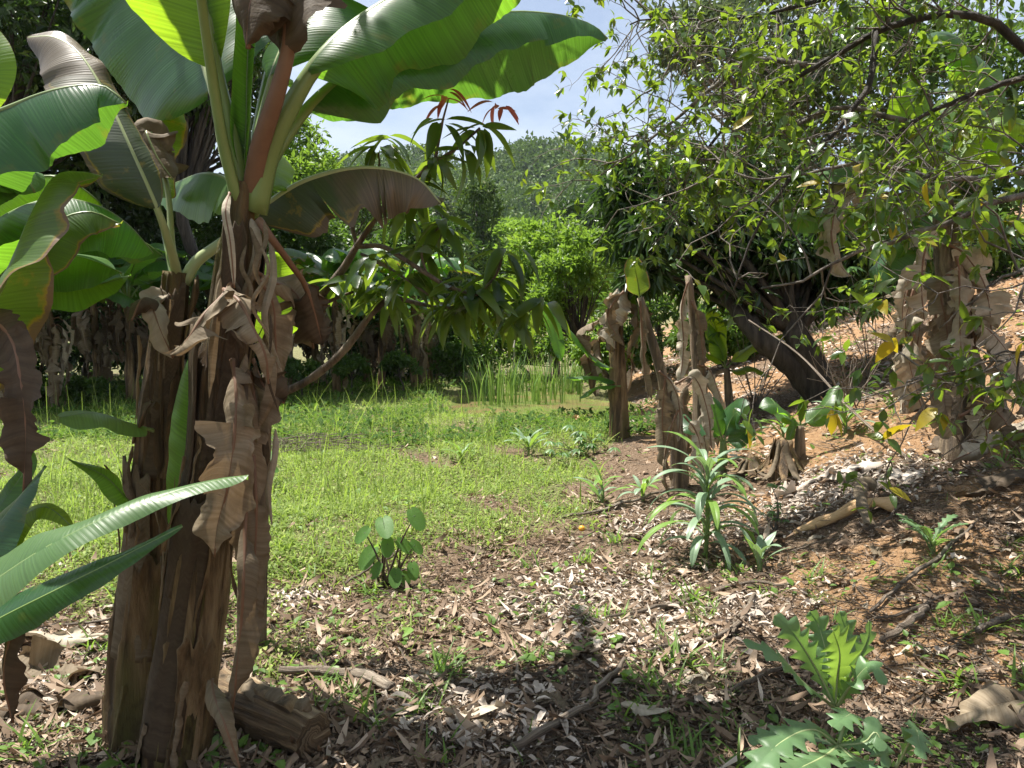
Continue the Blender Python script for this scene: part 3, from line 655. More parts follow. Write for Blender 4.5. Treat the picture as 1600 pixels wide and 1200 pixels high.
# ------------------------------------------------------------------ right and middle banana plants
p = G(968, 684); s = p.y/FPX
t = banana_plant(p, 1.75, 41, 'banana trunk wrapped in dead leaves beside the pond with a curled brown leaf', nl=0, nd_=7, lean=(-.08, 0), r0=.105, res=26, skirt=.7, stem='stem_brown')
top = Vector(p)+Vector((-.08, 0, 1.7))
b_leaf(t, [top, P(962, 470, p.y-.1), P(975, 448, p.y-.15), P(968, 460, p.y-.25), P(955, 500, p.y-.3), P(960, 545, p.y-.3)], .22, M['dead_leaf_pale'], M['petiole_dead'], name='curled_dead_leaf', up=(-.5, -1, .3), t0=.3, n=50, m=5, tears=3, wav=.03, crump=.05, dl=(10, 60), dr=(10, 60), seed=4)
for q, (pts_, W_) in enumerate([([(975, 585), (930, 560), (895, 520), (880, 505)], .14), ([(975, 600), (930, 588), (885, 590)], .08), ([(970, 602), (930, 605), (905, 622)], .09), ([(985, 560), (1000, 500), (985, 440)], .12)]):
    b_leaf(t, [P(a_, b_, p.y-.05*q) for a_, b_ in pts_], W_, M['banana_green'], t0=.1, dl=(10, 40), dr=(10, 40), n=26, m=3, seed=q, tears=2, name='leaf', r=(.014, .004))
b_leaf(t, [P(850, 470, p.y), P(862, 500, p.y), P(872, 540, p.y), P(878, 565, p.y)], .09, M['banana_dark'], t0=.02, up=(0, -1, .2), n=26, m=4, wav=.03, dl=(0, 20), dr=(0, 20), seed=3, tears=2, r=(.008, .003))

p = G(1062, 765)
t = thing('banana_plant', p, 'leaning banana stem with a yellow green upright leaf on top', 'banana plant'); yy = p.y
def local_tube(t, name, mat, pts, rad, k=10, n=18, rough=.012, seed=0, ridge=0):
    g = Geo(); loc = np.array(t.location); tube(g, [np.array(q)-loc for q in pts], rad, k, n)
    if rough:
        Vv = g.V[0]; pc = catmull([np.array(q)-loc for q in pts], n); cen = np.repeat(pc, k, 0)
        m_ = len(cen); dv = norm(Vv[:m_]-cen)
        f = np.array([nz(v, 16, seed)+.6*nz((v[0]*6, v[1]*6, v[2]), 5, seed) for v in Vv[:m_]])*rough
        if ridge: f = f+np.array([ridge*(nz((math.cos(q % k/k*6.283)*4, math.sin(q % k/k*6.283)*4, q//k*.06), 1.6, seed)+.8*abs(math.sin(q % k/k*6.283*6+q//k*.03))) for q in range(m_)])
        Vv[:m_] += dv*f[:, None]
    return g.obj(name, M[mat], t)
local_tube(t, 'pseudostem', 'stem_far', [p-Vector((0, 0, .1)), P(1058, 690, yy), P(1035, 590, yy), P(1015, 520, yy), P(1000, 465, yy)], [.085, .075, .052, .038, .025])
b_leaf(t, [P(1000, 470, yy), P(996, 440, yy), P(988, 400, yy)], .10, M['banana_yellowing'], t0=.12, up=(.2, -1, 0), n=26, m=4, dl=(-10, 10), dr=(-10, 15), seed=3, r=(.01, .003))
for q, (pts_, W_) in enumerate([
    ([(1000, 470), (1003, 520), (1008, 590), (1018, 625)], .05), ([(1030, 580), (1050, 600), (1062, 640), (1060, 690)], .07),
    ([(1040, 590), (1035, 650), (1040, 720), (1048, 750)], .09), ([(1055, 600), (1085, 590), (1105, 640), (1112, 700)], .08),
    ([(1060, 640), (1045, 680), (1038, 730), (1045, 790)], .05), ([(1070, 650), (1090, 680), (1100, 740)], .09), ([(975, 455), (960, 470), (950, 500), (975, 540)], .09)]):
    b_leaf(t, [P(a_, b_, yy-.06-.02*q) for a_, b_ in pts_], W_, M['dead_leaf_pale' if q % 2 else 'dead_leaf'], M['petiole_dead'], t0=.12, up=(.3*(q % 3-1), -1, .1), dl=(10, 70), dr=(10, 70), n=30, m=4, seed=q+20, tears=6, split=26, crump=.06, name='dead_leaf', r=(.012, .004))
p2 = at_ground(P(1092, 700, yy+.7).x, yy+.7)
t = thing('banana_plant', p2, 'upright banana stem with peeling grey sheaths behind the leaning stem', 'banana plant'); y2 = p2.y
local_tube(t, 'pseudostem', 'stem_far', [p2-Vector((0, 0, .1)), P(1095, 640, y2), P(1088, 540, y2), P(1075, 430, y2)], [.085, .075, .055, .028])
for q, (pts_, W_) in enumerate([
    ([(1075, 440), (1065, 480), (1068, 540), (1062, 600)], .08), ([(1080, 470), (1092, 500), (1098, 560), (1100, 620)], .08),
    ([(1090, 570), (1110, 580), (1128, 640), (1122, 700)], .08), ([(1085, 590), (1068, 620), (1075, 680), (1070, 720)], .07), ([(1095, 640), (1100, 680), (1108, 730)], .1)]):
    b_leaf(t, [P(a_, b_, y2-.06-.02*q) for a_, b_ in pts_], W_, M['dead_leaf_pale' if q % 2 == 0 else 'dead_leaf'], M['petiole_dead'], t0=.12, up=(.3*(q % 3-1), -1, .1), dl=(10, 80), dr=(10, 80), n=30, m=4, seed=q+50, tears=6, split=26, crump=.06, name='dead_leaf', r=(.012, .004))

local_tube(mango_big, 'trunk', 'bark_dark', [tb-Vector((0, 0, .1)), P(1262, 600, tb.y), P(1225, 560, tb.y), P(1190, 530, tb.y), P(1150, 480, tb.y+.2), P(1100, 420, tb.y+.5)], [.15, .13, .12, .11, .08, .04], 12, 24, .03)
def young(base, label, leaves, stem, r=.035, mat='banana_green', W=.11):
    t = thing('young_banana_plant', base, label, 'banana plant')
    local_tube(t, 'pseudostem', 'stem_far' if r > .04 else 'petiole', [base-Vector((0, 0, .05))]+stem, [r*1.2, r, r*.7], 9, 12, rough=.004)
    for q, (pts_, W_, up) in enumerate(leaves):
        b_leaf(t, [stem[-1]]+[P(*a_) for a_ in pts_], W_, M[mat], t0=.12, up=up, dl=(-5, 35), dr=(-5, 35), n=34, m=4, seed=q+5, tears=1, wav=.015, r=(.012, .003))
    return t
b_ = G(1250, 716); yb = b_.y
young(b_, 'young banana plant with two spread leaves next to the fibrous stump', [
    ([(1235, 648, yb), (1210, 632, yb-.1), (1186, 637, yb-.1)], .10, (0, -.3, 1)), ([(1268, 655, yb), (1290, 632, yb-.05), (1310, 602, yb)], .10, (-.5, -.5, .7)),
    ([(1255, 640, yb), (1252, 620, yb)], .03, (0, -1, 0)), ([(1225, 650, yb+.1), (1205, 622, yb+.25)], .07, (0, -.5, 1)), ([(1240, 668, yb-.05), (1232, 690, yb-.1)], .04, (0, -1, .2))], [P(1250, 690, yb), P(1250, 665, yb)], .045)
b_ = G(1128, 735); yb = b_.y
young(b_, 'young banana plant with broad dark leaves behind the tall lettuce', [
    ([(1110, 672, yb), (1088, 662, yb-.1), (1060, 672, yb-.15)], .15, (0, -.2, 1)), ([(1140, 660, yb), (1150, 645, yb-.1), (1156, 650, yb-.2)], .17, (-.8, -.6, .3)),
    ([(1118, 650, yb), (1112, 620, yb)], .09, (0, -1, .2)), ([(1150, 685, yb), (1170, 672, yb), (1175, 690, yb)], .12, (0, -.4, 1))], [P(1130, 710, yb), P(1130, 690, yb)], .04, 'banana_dark')
b_ = G(1140, 650); yb = b_.y
young(b_, 'young banana plant with upright bright leaves before the orange bank', [
    ([(1125, 540, yb), (1118, 510, yb+.1), (1108, 485, yb+.2)], .14, (.2, -1, .1)), ([(1150, 560, yb), (1190, 532, yb-.1), (1245, 520, yb-.1)], .11, (0, -.4, 1)),
    ([(1120, 560, yb), (1095, 550, yb-.1), (1075, 560, yb-.2)], .11, (0, -.4, 1)), ([(1150, 580, yb), (1175, 575, yb), (1205, 588, yb)], .09, (0, -.3, 1)), ([(1118, 530, yb), (1095, 500, yb+.1)], .07, (-.3, -1, .1))], [P(1138, 610, yb), P(1135, 575, yb)], .05, 'banana_bright')

# big banana clump at the right
def big_right():
    b = G(1500, 712); yb = b.y
    t = thing('banana_plant', b, 'large banana plant on the right bank heaped in hanging grey dead leaves', 'banana plant')
    local_tube(t, 'pseudostem', 'stem_far', [b-Vector((0, 0, .1)), P(1505, 620, yb), P(1495, 500, yb), P(1480, 380, yb), P(1470, 290, yb)], [.14, .12, .11, .09, .06], 14, 26)
    spec = [([(1480, 380), (1510, 400), (1540, 450), (1550, 520)], .14), ([(1490, 420), (1470, 450), (1480, 520), (1478, 580)], .13), ([(1500, 470), (1530, 500), (1560, 570), (1575, 640)], .13),
            ([(1495, 540), (1520, 560), (1530, 620), (1538, 670)], .14), ([(1490, 560), (1475, 600), (1480, 650), (1500, 690)], .12), ([(1510, 500), (1550, 520), (1590, 580), (1600, 650)], .13),
            ([(1495, 400), (1500, 450), (1500, 520), (1505, 570)], .12), ([(1500, 600), (1555, 640), (1590, 690), (1600, 720)], .12), ([(1480, 350), (1450, 380), (1440, 440), (1445, 500)], .12),
            ([(1500, 650), (1530, 640), (1540, 690), (1490, 720)], .09)]
    for q, (pts_, W_) in enumerate(spec):
        b_leaf(t, [P(a_, c_, yb-.12-.03*q) for a_, c_ in pts_], W_, M[['dead_leaf_pale', 'dead_leaf', 'dead_leaf_pale'][q % 3]], M['petiole_dead'], t0=.1, up=(.4*(q % 3-1), -1, .15), dl=(0, 80), dr=(0, 80), n=40, m=5, seed=q+80, tears=7, split=28, crump=.09, wav=.04, name='dead_leaf', r=(.014, .004))
    G_ = [([(1468, 300, yb), (1460, 240, yb), (1445, 180, yb-.1), (1425, 118, yb-.1)], .25, (.3, -1, .1), 'banana_bright', (-5, 25)),
          ([(1460, 300, yb), (1420, 300, yb-.2), (1340, 325, yb-.3), (1190, 345, yb-.3)], .17, (0, -.5, 1), 'banana_green', (0, 35)),
          ([(1475, 290, yb), (1520, 220, yb), (1560, 190, yb-.1), (1620, 200, yb-.2)], .24, (-.2, -.8, .6), 'banana_bright', (0, 40)),
          ([(1460, 300, yb), (1420, 240, yb), (1380, 215, yb+.1), (1330, 235, yb+.1)], .20, (-.2, -.3, 1), 'banana_green', (10, 50)),
          ([(1465, 310, yb), (1430, 340, yb-.1), (1390, 400, yb-.2), (1370, 450, yb-.2)], .17, (-1, -.6, .2), 'banana_dark', (0, 40)),
          ([(1475, 290, yb), (1530, 130, yb+.3), (1500, 60, yb+.3), (1440, 60, yb+.2)], .2, (0, -.8, 1), 'banana_green', (0, 40)),
          ([(1480, 310, yb), (1540, 320, yb-.2), (1600, 380, yb-.3)], .2, (.2, -.6, 1), 'banana_green', (0, 45)),
          ([(1460, 300, yb), (1400, 270, yb-.3), (1330, 260, yb-.4), (1230, 280, yb-.4)], .15, (0, -.3, 1), 'banana_pale', (0, 35))]
    for q, (pts_, W_, up, mt, dd) in enumerate(G_):
        b_leaf(t, [P(*a_) for a_ in pts_], W_, M[mt], t0=.12, up=up, dl=dd, dr=dd, n=50, m=6, seed=q+30, tears=2, wav=.02, r=(.02, .004))
    b_leaf(t, [P(1450, 310, yb-.1), P(1380, 300, yb-.3), P(1325, 305, yb-.4), P(1300, 350, yb-.45), P(1305, 400, yb-.45), P(1325, 432, yb-.45)], .14, M['dead_leaf_pale'], M['petiole_dead'], t0=.4, up=(-.6, -1, .4), dl=(0, 70), dr=(0, 95), n=60, m=8, seed=9, tears=2, crump=.07, wav=.03, name='dead_leaf', r=(.018, .004), label='broad brown leaf folded down from its stalk')
    b2 = G(1425, 640); y2 = b2.y
    t2 = thing('banana_plant', b2, 'thin banana stem with pale dead leaves hanging to the ground, left of the large one', 'banana plant')
    local_tube(t2, 'pseudostem', 'stem_far', [b2-Vector((0, 0, .1)), P(1425, 560, y2), P(1432, 470, y2), P(1440, 400, y2)], [.09, .08, .06, .04], 12, 20)
    spec = [([(1438, 420), (1420, 450), (1405, 520), (1398, 570)], .15), ([(1440, 430), (1440, 480), (1432, 560), (1430, 620)], .13), ([(1430, 450), (1415, 500), (1418, 570), (1410, 640)], .12),
            ([(1440, 440), (1460, 470), (1465, 560), (1455, 630)], .13), ([(1430, 520), (1420, 560), (1435, 620), (1445, 650)], .15), ([(1440, 410), (1425, 420), (1412, 470), (1410, 500)], .09)]
    for q, (pts_, W_) in enumerate(spec):
        b_leaf(t2, [P(a_, c_, y2-.12-.03*q) for a_, c_ in pts_], W_, M['dead_leaf_pale' if q % 3 else 'dead_leaf'], M['petiole_dead'], t0=.1, up=(.4*(q % 3-1), -1, .15), dl=(0, 80), dr=(0, 80), n=40, m=5, seed=q+180, tears=6, split=28, crump=.08, wav=.04, name='dead_leaf', r=(.014, .004))
big_right()

# ------------------------------------------------------------------ foreground banana plants
def big_stem(t, pts, rad, mat, seed, wrap):
    loc = np.array(t.location); pts = [np.array(q)-loc for q in pts]
    g = Geo(); n, k = 110, 44; tube(g, pts, rad, k, n); Vv = g.V[0]; pc = catmull(pts, n); m_ = n*k
    ang = np.tile(np.linspace(0, 2*PI, k, endpoint=False), n); hh = np.repeat(np.linspace(0, 1, n), k)
    cen = np.repeat(pc, k, 0); dv = norm(Vv[:m_]-cen)
    f = np.array([.016*nz((math.cos(a)*1.6, math.sin(a)*1.6, h*2.2), 1.6, seed)+.006*nz((math.cos(a)*7, math.sin(a)*7, h*4), 1.5, seed)+.004*abs(math.sin(a*5+h*3+seed)) for a, h in zip(ang, hh)])
    step = .006*((hh*7+ang/(2*PI)*2+.15*np.sin(ang*3)) % 1.0)
    Vv[:m_] += dv*(f+step)[:, None]
    g.obj('pseudostem', M[mat], t)
    # dry leaf sheaths clasping the stem, ending in torn peeling edges
    R = random.Random(seed)
    rr = np.interp(np.linspace(0, 1, n), np.linspace(0, 1, len(rad)), rad)
    for (h0, h1, a0, wd, peel, mt) in wrap:
        g = Geo(); rows, cols = 26, 12; T_, N_, S_ = frames(pc, (.31, .93, .2))
        A = np.zeros((rows, cols, 3)); U = np.zeros((rows, cols, 2)); se = R.random()*9
        for i_ in range(rows):
            fh = i_/(rows-1)
            for j_ in range(cols):
                fw = j_/(cols-1)-.5
                edge = .09*nz((fw*4, se, 0), 1.4)+(.02 if peel < .1 else .006)*nz((fw*17, se, 3), 1)
                h = h0+(h1-h0)*fh*(1+edge*1.5); ii = min(max(h, 0), 1)*(n-1); i0 = int(ii); i1 = min(i0+1, n-1); q = ii-i0
                c_ = pc[i0]*(1-q)+pc[i1]*q; a_ = a0+fw*wd*(1-.35*fh)+.15*math.sin(fh*3+se)
                r_ = rr[i0]*1.04+.006+peel*max(0, fh-.55)**1.6*2.2+.025*max(0, abs(fw)*2-.75)*(.5+fh)+.006*nz((fw*9, fh*3, se), 1.5)
                pt = c_+(math.cos(a_)*N_[i0]+math.sin(a_)*S_[i0])*r_
                if peel > .12 and fh > .75: pt = pt-T_[i0]*(fh-.75)**1.2*peel*3.2
                A[i_, j_] = pt; U[i_, j_] = (fw*.2, fh*(h1-h0)*2)
        i_ = np.arange(rows-1)[:, None]; j_ = np.arange(cols-1)[None]; c = cols
        Q = np.stack(np.broadcast_arrays(i_*c+j_, i_*c+j_+1, (i_+1)*c+j_+1, (i_+1)*c+j_), -1).reshape(-1, 4)
        g.add(A.reshape(-1, 3), Q, None, U.reshape(-1, 2)[:, ::-1])
        o = g.obj('sheath', M[mt], t); md = o.modifiers.new('thick', 'SOLIDIFY'); md.thickness = .004

def fibres(t, pts, rad, n, seed, h0=.02, h1=.97):
    R = random.Random(seed); loc = np.array(t.location); pc = catmull([np.array(q)-loc for q in pts], 110); rr = np.interp(np.linspace(0, 1, 110), np.linspace(0, 1, len(rad)), rad)
    for k in range(n):
        f = R.uniform(h0, h1-.1); ln = R.uniform(.08, .26); a = R.uniform(-2.9, -.2) if R.random() < .75 else R.uniform(0, 6.28); dx = np.array((math.cos(a), math.sin(a), 0)); up_ = R.random() < .6; P_ = []
        pe = R.uniform(.0, .05) if R.random() < .7 else R.uniform(.05, .12)
        for s in range(5):
            ff = min(max(f+(ln*s/4 if up_ else -ln*s/4), 0), 1)*109; i0 = int(ff); c_ = pc[i0]; P_.append(c_+dx*(rr[i0]*1.0+.012+pe*(s/4)**2)+np.cross(dx, (0, 0, 1))*R.uniform(-.012, .012))
        g = Geo(); blade(g, P_, R.uniform(.006, .022), up=dx, t0=0, n=16, m=3, dl=(5, R.uniform(20, 80)), dr=(5, R.uniform(20, 80)), crump=.02, seed=R.randint(0, 999), wfn=lambda q: .7+.3*np.sin(q*23)*np.sin(q*9)-.25*q)
        g.obj('fibre_strip', M[R.choice(['cut_stem', 'stem_brown', 'dead_leaf', 'dead_leaf_dark', 'stem_brown'])], t)
YB = 2.35
pB = at_ground(P(270, 1200, YB).x, YB)
tall = thing('banana_plant', pB, 'tall dark stemmed banana plant in the foreground with large leaves over the sky', 'banana plant')
def PB(px, py, d=YB): return P(px, py, d)
big_stem(tall, [pB-Vector((0, 0, .1)), PB(272, 1180), PB(300, 980), PB(325, 780), PB(345, 600), PB(366, 430), PB(374, 340), PB(379, 285)], [.100, .097, .088, .083, .078, .070, .060, .048, .028], 'stem_dark', 3,
         [(.05, .40, 1.2, 2.2, .05, 'dead_leaf'), (.10, .52, 3.2, 1.8, .03, 'dead_leaf_dark'), (.2, .62, 4.6, 2.0, .04, 'cut_stem'), (.35, .75, 2.2, 1.8, .06, 'dead_leaf_dark'), (.45, .90, 5.6, 1.7, .05, 'dead_leaf_dark'), (.60, .97, .6, 1.7, .04, 'dead_leaf_dark'), (.02, .30, 3.9, 1.0, .10, 'cut_stem'), (.55, .93, 3.8, 1.2, .05, 'dead_leaf_dark')])
fibres(tall, [pB, PB(272, 1180), PB(300, 980), PB(325, 780), PB(345, 600), PB(366, 430), PB(374, 340)], [.108, .104, .094, .088, .082, .072, .062], 16, 5)
YA = 2.6
pA = at_ground(P(205, 1180, YA).x, YA)
short = thing('banana_plant', pA, 'brown stemmed banana plant standing behind and left of the tall dark stem', 'banana plant')
big_stem(short, [pA-Vector((0, 0, .1)), P(212, 1080, YA), P(232, 900, YA), P(245, 720, YA), P(258, 560, YA), P(270, 470, YA), P(274, 425, YA)], [.098, .094, .086, .078, .070, .062, .046, .028], 'stem_brown', 8,
         [(.05, .45, 4.4, 2.4, .05, 'stem_brown'), (.25, .62, 3.2, 1.9, .04, 'dead_leaf'), (.45, .80, 4.9, 2.0, .05, 'stem_brown'), (.6, .96, 3.6, 1.9, .07, 'dead_leaf_dark'), (.62, .98, 5.4, 1.6, .06, 'stem_brown'), (.10, .34, 5.0, .7, .16, 'cut_stem')])
fibres(short, [pA, P(212, 1080, YA), P(232, 900, YA), P(245, 720, YA), P(258, 560, YA), P(270, 470, YA)], [.106, .102, .092, .082, .072, .064], 14, 6)
def leafB(pts, W, mat, **kw): return b_leaf(tall, [P(*q) for q in pts], W, M[mat], **kw)
def leafA(pts, W, mat, **kw): return b_leaf(short, [P(*q) for q in pts], W, M[mat], **kw)
C = (379, 325, YB)
hi = dict(n=90, m=10, pleat=0)
# bright backlit leaf at the top
leafB([C, (358, 210, 2.33), (336, 110, 2.32), (318, 0, 2.3), (296, -140, 2.3), (270, -320, 2.35), (240, -450, 2.5), (200, -520, 2.8)], .26, 'banana_bright', t0=.195, up=(.25, -1, .25), dl=(-12, 22), dr=(-12, 22), wr=1.0, wl=.35, r=(.042, .006), seed=1, tears=1, label='bright yellow green leaf lit from behind at the top edge', **hi)
# sheeny upright leaf up left
leafB([C, (350, 240, 2.42), (338, 180, 2.5), (325, 120, 2.58), (295, 50, 2.7), (245, -40, 2.85), (180, -150, 3.0), (90, -250, 3.2)], .40, 'banana_dark', t0=.24, up=(-.45, -.75, .75), dl=(-5, 30), dr=(5, 45), r=(.036, .006), seed=2, tears=1, wav=.03, ribmat=M['petiole_pale'], **hi)
# furled centre leaf
leafB([C, (384, 200, 2.36), (386, 100, 2.38), (392, 20, 2.4), (398, -120, 2.45)], .055, 'banana_green', t0=.12, up=(0, -1, 0), dl=(-20, -80), dr=(-20, -80), r=(.020, .008), seed=3, n=50, m=5)
# leaf behind, rising to the right
leafB([C, (402, 200, 2.38), (428, 100, 2.42), (470, 20, 2.5), (540, -60, 2.6), (640, -150, 2.7), (740, -200, 2.9)], .27, 'banana_green', t0=.26, up=(-.5, -.5, .8), dl=(0, 55), dr=(0, 45), r=(.034, .005), seed=4, tears=1, ribmat=M['petiole_pale'], **hi)
# large green leaf crossing the sky
leafB([C, (405, 235, 2.33), (440, 165, 2.3), (490, 90, 2.3), (550, 32, 2.36), (640, -25, 2.48), (750, -90, 2.6), (880, -190, 2.8)], .33, 'banana_green', t0=.26, up=(-.25, -.25, 1), dl=(15, 65), dr=(40, 76), wl=.5, wr=1.0, r=(.044, .006), seed=5, tears=0, wav=.03, wf=4, label='large leaf with its green underside filling the upper middle', **hi)
# long leaf reaching furthest right
leafB([C, (420, 235, 2.45), (500, 140, 2.6), (600, 78, 2.75), (700, 38, 2.9), (790, 18, 3.0), (870, 22, 3.05), (925, 38, 3.05), (950, 60, 3.05)], .27, 'banana_dark', t0=.24, up=(0, -.15, 1), dl=(35, 72), dr=(30, 66), wl=.7, wr=1.25, r=(.036, .004), seed=6, tears=1, wav=.028, wf=5, label='longest leaf arching right against the sky', **hi)
# hidden leaves above the frame that shade the ground
leafB([C, (330, 100, 2.2), (300, -200, 1.9), (360, -500, 1.5), (500, -800, 1.2)], .32, 'banana_green', t0=.5, dl=(0, 40), dr=(0, 40), seed=31, tears=9, split=22, up=(0, -.2, 1), n=60, m=6)
leafB([C, (430, 100, 2.6), (560, -200, 3.0), (700, -320, 3.5), (850, -330, 4.1)], .15, 'banana_green', t0=.38, dl=(0, 40), dr=(0, 40), seed=33, tears=16, split=38, up=(0, 0, 1), n=60, m=6)
leafB([C, (420, 100, 2.8), (480, -100, 3.4), (520, -180, 4.0), (540, -120, 4.6)], .11, 'banana_green', t0=.42, dl=(0, 40), dr=(0, 40), seed=34, tears=16, split=38, up=(0, 0, 1), n=60, m=6)
# dark dead leaf hanging from its brown stalk
leafB([C, (395, 230, 2.28), (425, 140, 2.22), (445, 60, 2.2), (440, -20, 2.2), (410, -40, 2.18), (390, 10, 2.17), (385, 75, 2.17)], .17, 'dead_leaf_dark', t0=.52, up=(-.5, -1, .3), dl=(-20, 60), dr=(0, 70), name='dead_leaf', ribmat=M['petiole_dead'], r=(.036, .008), seed=7, crump=.05, wav=.04, n=60, m=8, tears=2, label='blackish dead leaf hanging at the top')
# lower crown leaf left and small ones
leafB([(368, 300, 2.4), (350, 275, 2.6), (315, 270, 2.9), (280, 283, 3.1), (240, 300, 3.2)], .17, 'banana_pale', t0=.1, up=(0, -.3, 1), dl=(40, 60), dr=(50, 75), seed=8, tears=2, r=(.012, .003), n=60, m=8)
leafB([(420, 560, 2.9), (418, 500, 2.9), (420, 450, 2.9), (428, 395, 2.95)], .11, 'banana_bright', t0=.1, up=(.2, -1, 0), dl=(-10, 20), dr=(-10, 20), seed=9, r=(.01, .003), n=50, m=7)
leafB([(420, 300, 2.6), (430, 265, 2.8), (440, 240, 3.0)], .07, 'banana_bright', t0=.1, up=(.4, -1, 0), dl=(-10, 20), dr=(-10, 20), seed=10, r=(.008, .003), n=40, m=5)
# dead leaves draped on the tall stem
dk = dict(name='dead_leaf', ribmat=M['petiole_dead'], crump=.075, n=90, m=9)
leafB([(360, 440, 2.28), (345, 462, 2.2), (318, 490, 2.12), (292, 530, 2.08), (268, 556, 2.08)], .09, 'dead_leaf', t0=.1, up=(-.3, -.6, 1), dl=(20, 80), dr=(10, 60), seed=11, r=(.010, .004), tears=3, wav=.03, **dk)
leafB([(350, 450, 2.25), (375, 470, 2.16), (395, 510, 2.1), (415, 555, 2.1), (420, 600, 2.12)], .075, 'dead_leaf', t0=.08, up=(.6, -.8, .7), dl=(10, 70), dr=(10, 90), seed=12, r=(.012, .004), tears=3, wav=.03, **dk)
leafB([(362, 560, 2.2), (368, 610, 2.14), (366, 680, 2.1), (355, 760, 2.1), (340, 820, 2.12), (335, 870, 2.12)], .085, 'dead_leaf', t0=.05, up=(.25, -1, .1), dl=(5, 30), dr=(0, 50), seed=13, r=(.010, .004), tears=3, wav=.02, **dk)
leafB([(390, 580, 2.3), (400, 640, 2.26), (395, 700, 2.24), (385, 760, 2.24), (378, 850, 2.22)], .07, 'dead_leaf', t0=.05, up=(.6, -1, .1), dl=(5, 60), dr=(0, 60), seed=14, r=(.010, .004), tears=2, wav=.03, **dk)
leafB([(385, 740, 2.2), (382, 830, 2.15), (380, 900, 2.1), (376, 980, 2.1), (368, 1060, 2.1), (362, 1115, 2.12)], .055, 'dead_leaf', t0=.22, up=(.1, -1, .05), dl=(10, 50), dr=(0, 60), seed=15, r=(.009, .004), wav=.02, **dk)
leafB([(395, 700, 2.25), (400, 790, 2.2), (398, 880, 2.2), (400, 950, 2.2), (395, 1000, 2.2)], .055, 'dead_leaf', t0=.3, up=(.5, -1, .05), dl=(10, 70), dr=(0, 60), seed=16, r=(.009, .004), tears=1, wav=.03, **dk)
leafB([(398, 420, 2.3), (430, 440, 2.4), (455, 450, 2.5), (480, 490, 2.55), (490, 545, 2.6)], .10, 'dead_leaf', t0=.15, up=(.2, -1, .8), dl=(10, 75), dr=(0, 50), seed=17, r=(.012, .004), tears=1, wav=.03, **dk)
leafB([(400, 430, 2.3), (425, 470, 2.34), (430, 520, 2.36), (432, 580, 2.38), (428, 625, 2.4)], .06, 'dead_leaf', t0=.05, up=(.7, -1, .3), dl=(0, 75), dr=(0, 70), seed=18, r=(.012, .004), tears=1, wav=.03, **dk)
leafB([(405, 340, 2.3), (425, 370, 2.28), (455, 410, 2.35), (480, 450, 2.45), (505, 540, 2.55)], .10, 'dead_leaf_dark', t0=.6, up=(.7, -1, .3), dl=(0, 75), dr=(0, 70), seed=19, r=(.014, .005), wav=.03, **dk)
leafB([(395, 560, 2.32), (410, 600, 2.3), (425, 615, 2.3), (445, 630, 2.32)], .07, 'dead_leaf_dark', t0=.05, up=(.3, -1, .5), dl=(0, 60), dr=(0, 60), seed=20, r=(.008, .004), wav=.03, **dk)
leafB([(358, 300, 2.28), (352, 330, 2.22), (360, 380, 2.2), (366, 450, 2.2)], .012, 'dead_leaf_pale', t0=.02, up=(0, -1, 0), dl=(10, 30), dr=(10, 30), seed=21, r=(.006, .003), name='dead_leaf', ribmat=M['petiole_dead'], n=40, m=3)
leafB([(330, 1060, 2.2), (335, 1090, 2.1), (350, 1130, 2.0), (375, 1200, 1.98)], .045, 'dead_leaf', t0=.02, up=(.3, -1, .3), dl=(10, 80), dr=(10, 80), seed=22, r=(.008, .003), wav=.02, **dk)
Rr = random.Random(12)
for q in range(16):
    px0, py0 = Rr.uniform(345, 440), Rr.uniform(330, 700); ln = Rr.uniform(70, 230); dd_ = 2.2+Rr.uniform(-.04, .15)
    leafB([(px0, py0, dd_), (px0+Rr.uniform(-12, 14), py0+ln*.3, dd_-.02), (px0+Rr.uniform(-14, 14), py0+ln*.65, dd_-.02), (px0+Rr.uniform(-20, 20), py0+ln, dd_)], Rr.uniform(.006, .026), Rr.choice(['dead_leaf', 'dead_leaf_dark', 'dead_leaf', 'dead_leaf_pale']), t0=.02, up=(Rr.uniform(-.5, .5), -1, 0), dl=(0, 60), dr=(0, 60), seed=200+q, name='ribbon', rib=False, n=40, m=3, crump=.04, wav=.02)
# leaves of the brown stemmed plant
leafA([(276, 440, YA), (263, 380, 2.5), (245, 325, 2.45), (205, 235, 2.45), (165, 150, 2.5), (125, 85, 2.55), (85, 58, 2.6), (42, 58, 2.65)], .155, 'banana_dying', t0=.24, up=(.2, -1, .75), dl=(10, 60), dr=(-5, 42), wl=.45, r=(.020, .004), seed=41, wav=.02, ribmat=M['petiole_pale'], tears=1, label='dull grey green leaf with a browned tip curling down', **hi)
leafA([(280, 440, YA), (300, 405, 2.62), (345, 372, 2.65), (410, 320, 2.7), (470, 282, 2.72), (540, 262, 2.75), (600, 262, 2.78), (655, 280, 2.8), (690, 318, 2.8)], .20, 'banana_dying', t0=.30, up=(0, -.25, 1), dl=(45, 80), dr=(30, 60), r=(.024, .005), seed=42, wav=.035, tears=6, ribmat=M['petiole_pale'], label='half withered leaf hanging across the right of the tall stem', **hi)
leafA([(278, 440, YA), (268, 380, 2.66), (262, 300, 2.7), (240, 215, 2.72), (228, 205, 2.7), (245, 245, 2.68), (270, 280, 2.68)], .10, 'dead_leaf', t0=.5, up=(.4, -1, .3), dl=(0, 70), dr=(0, 70), seed=43, r=(.016, .004), tears=4, wav=.03, ribmat=M['petiole_pale'], name='dead_leaf', crump=.04, n=60, m=6)
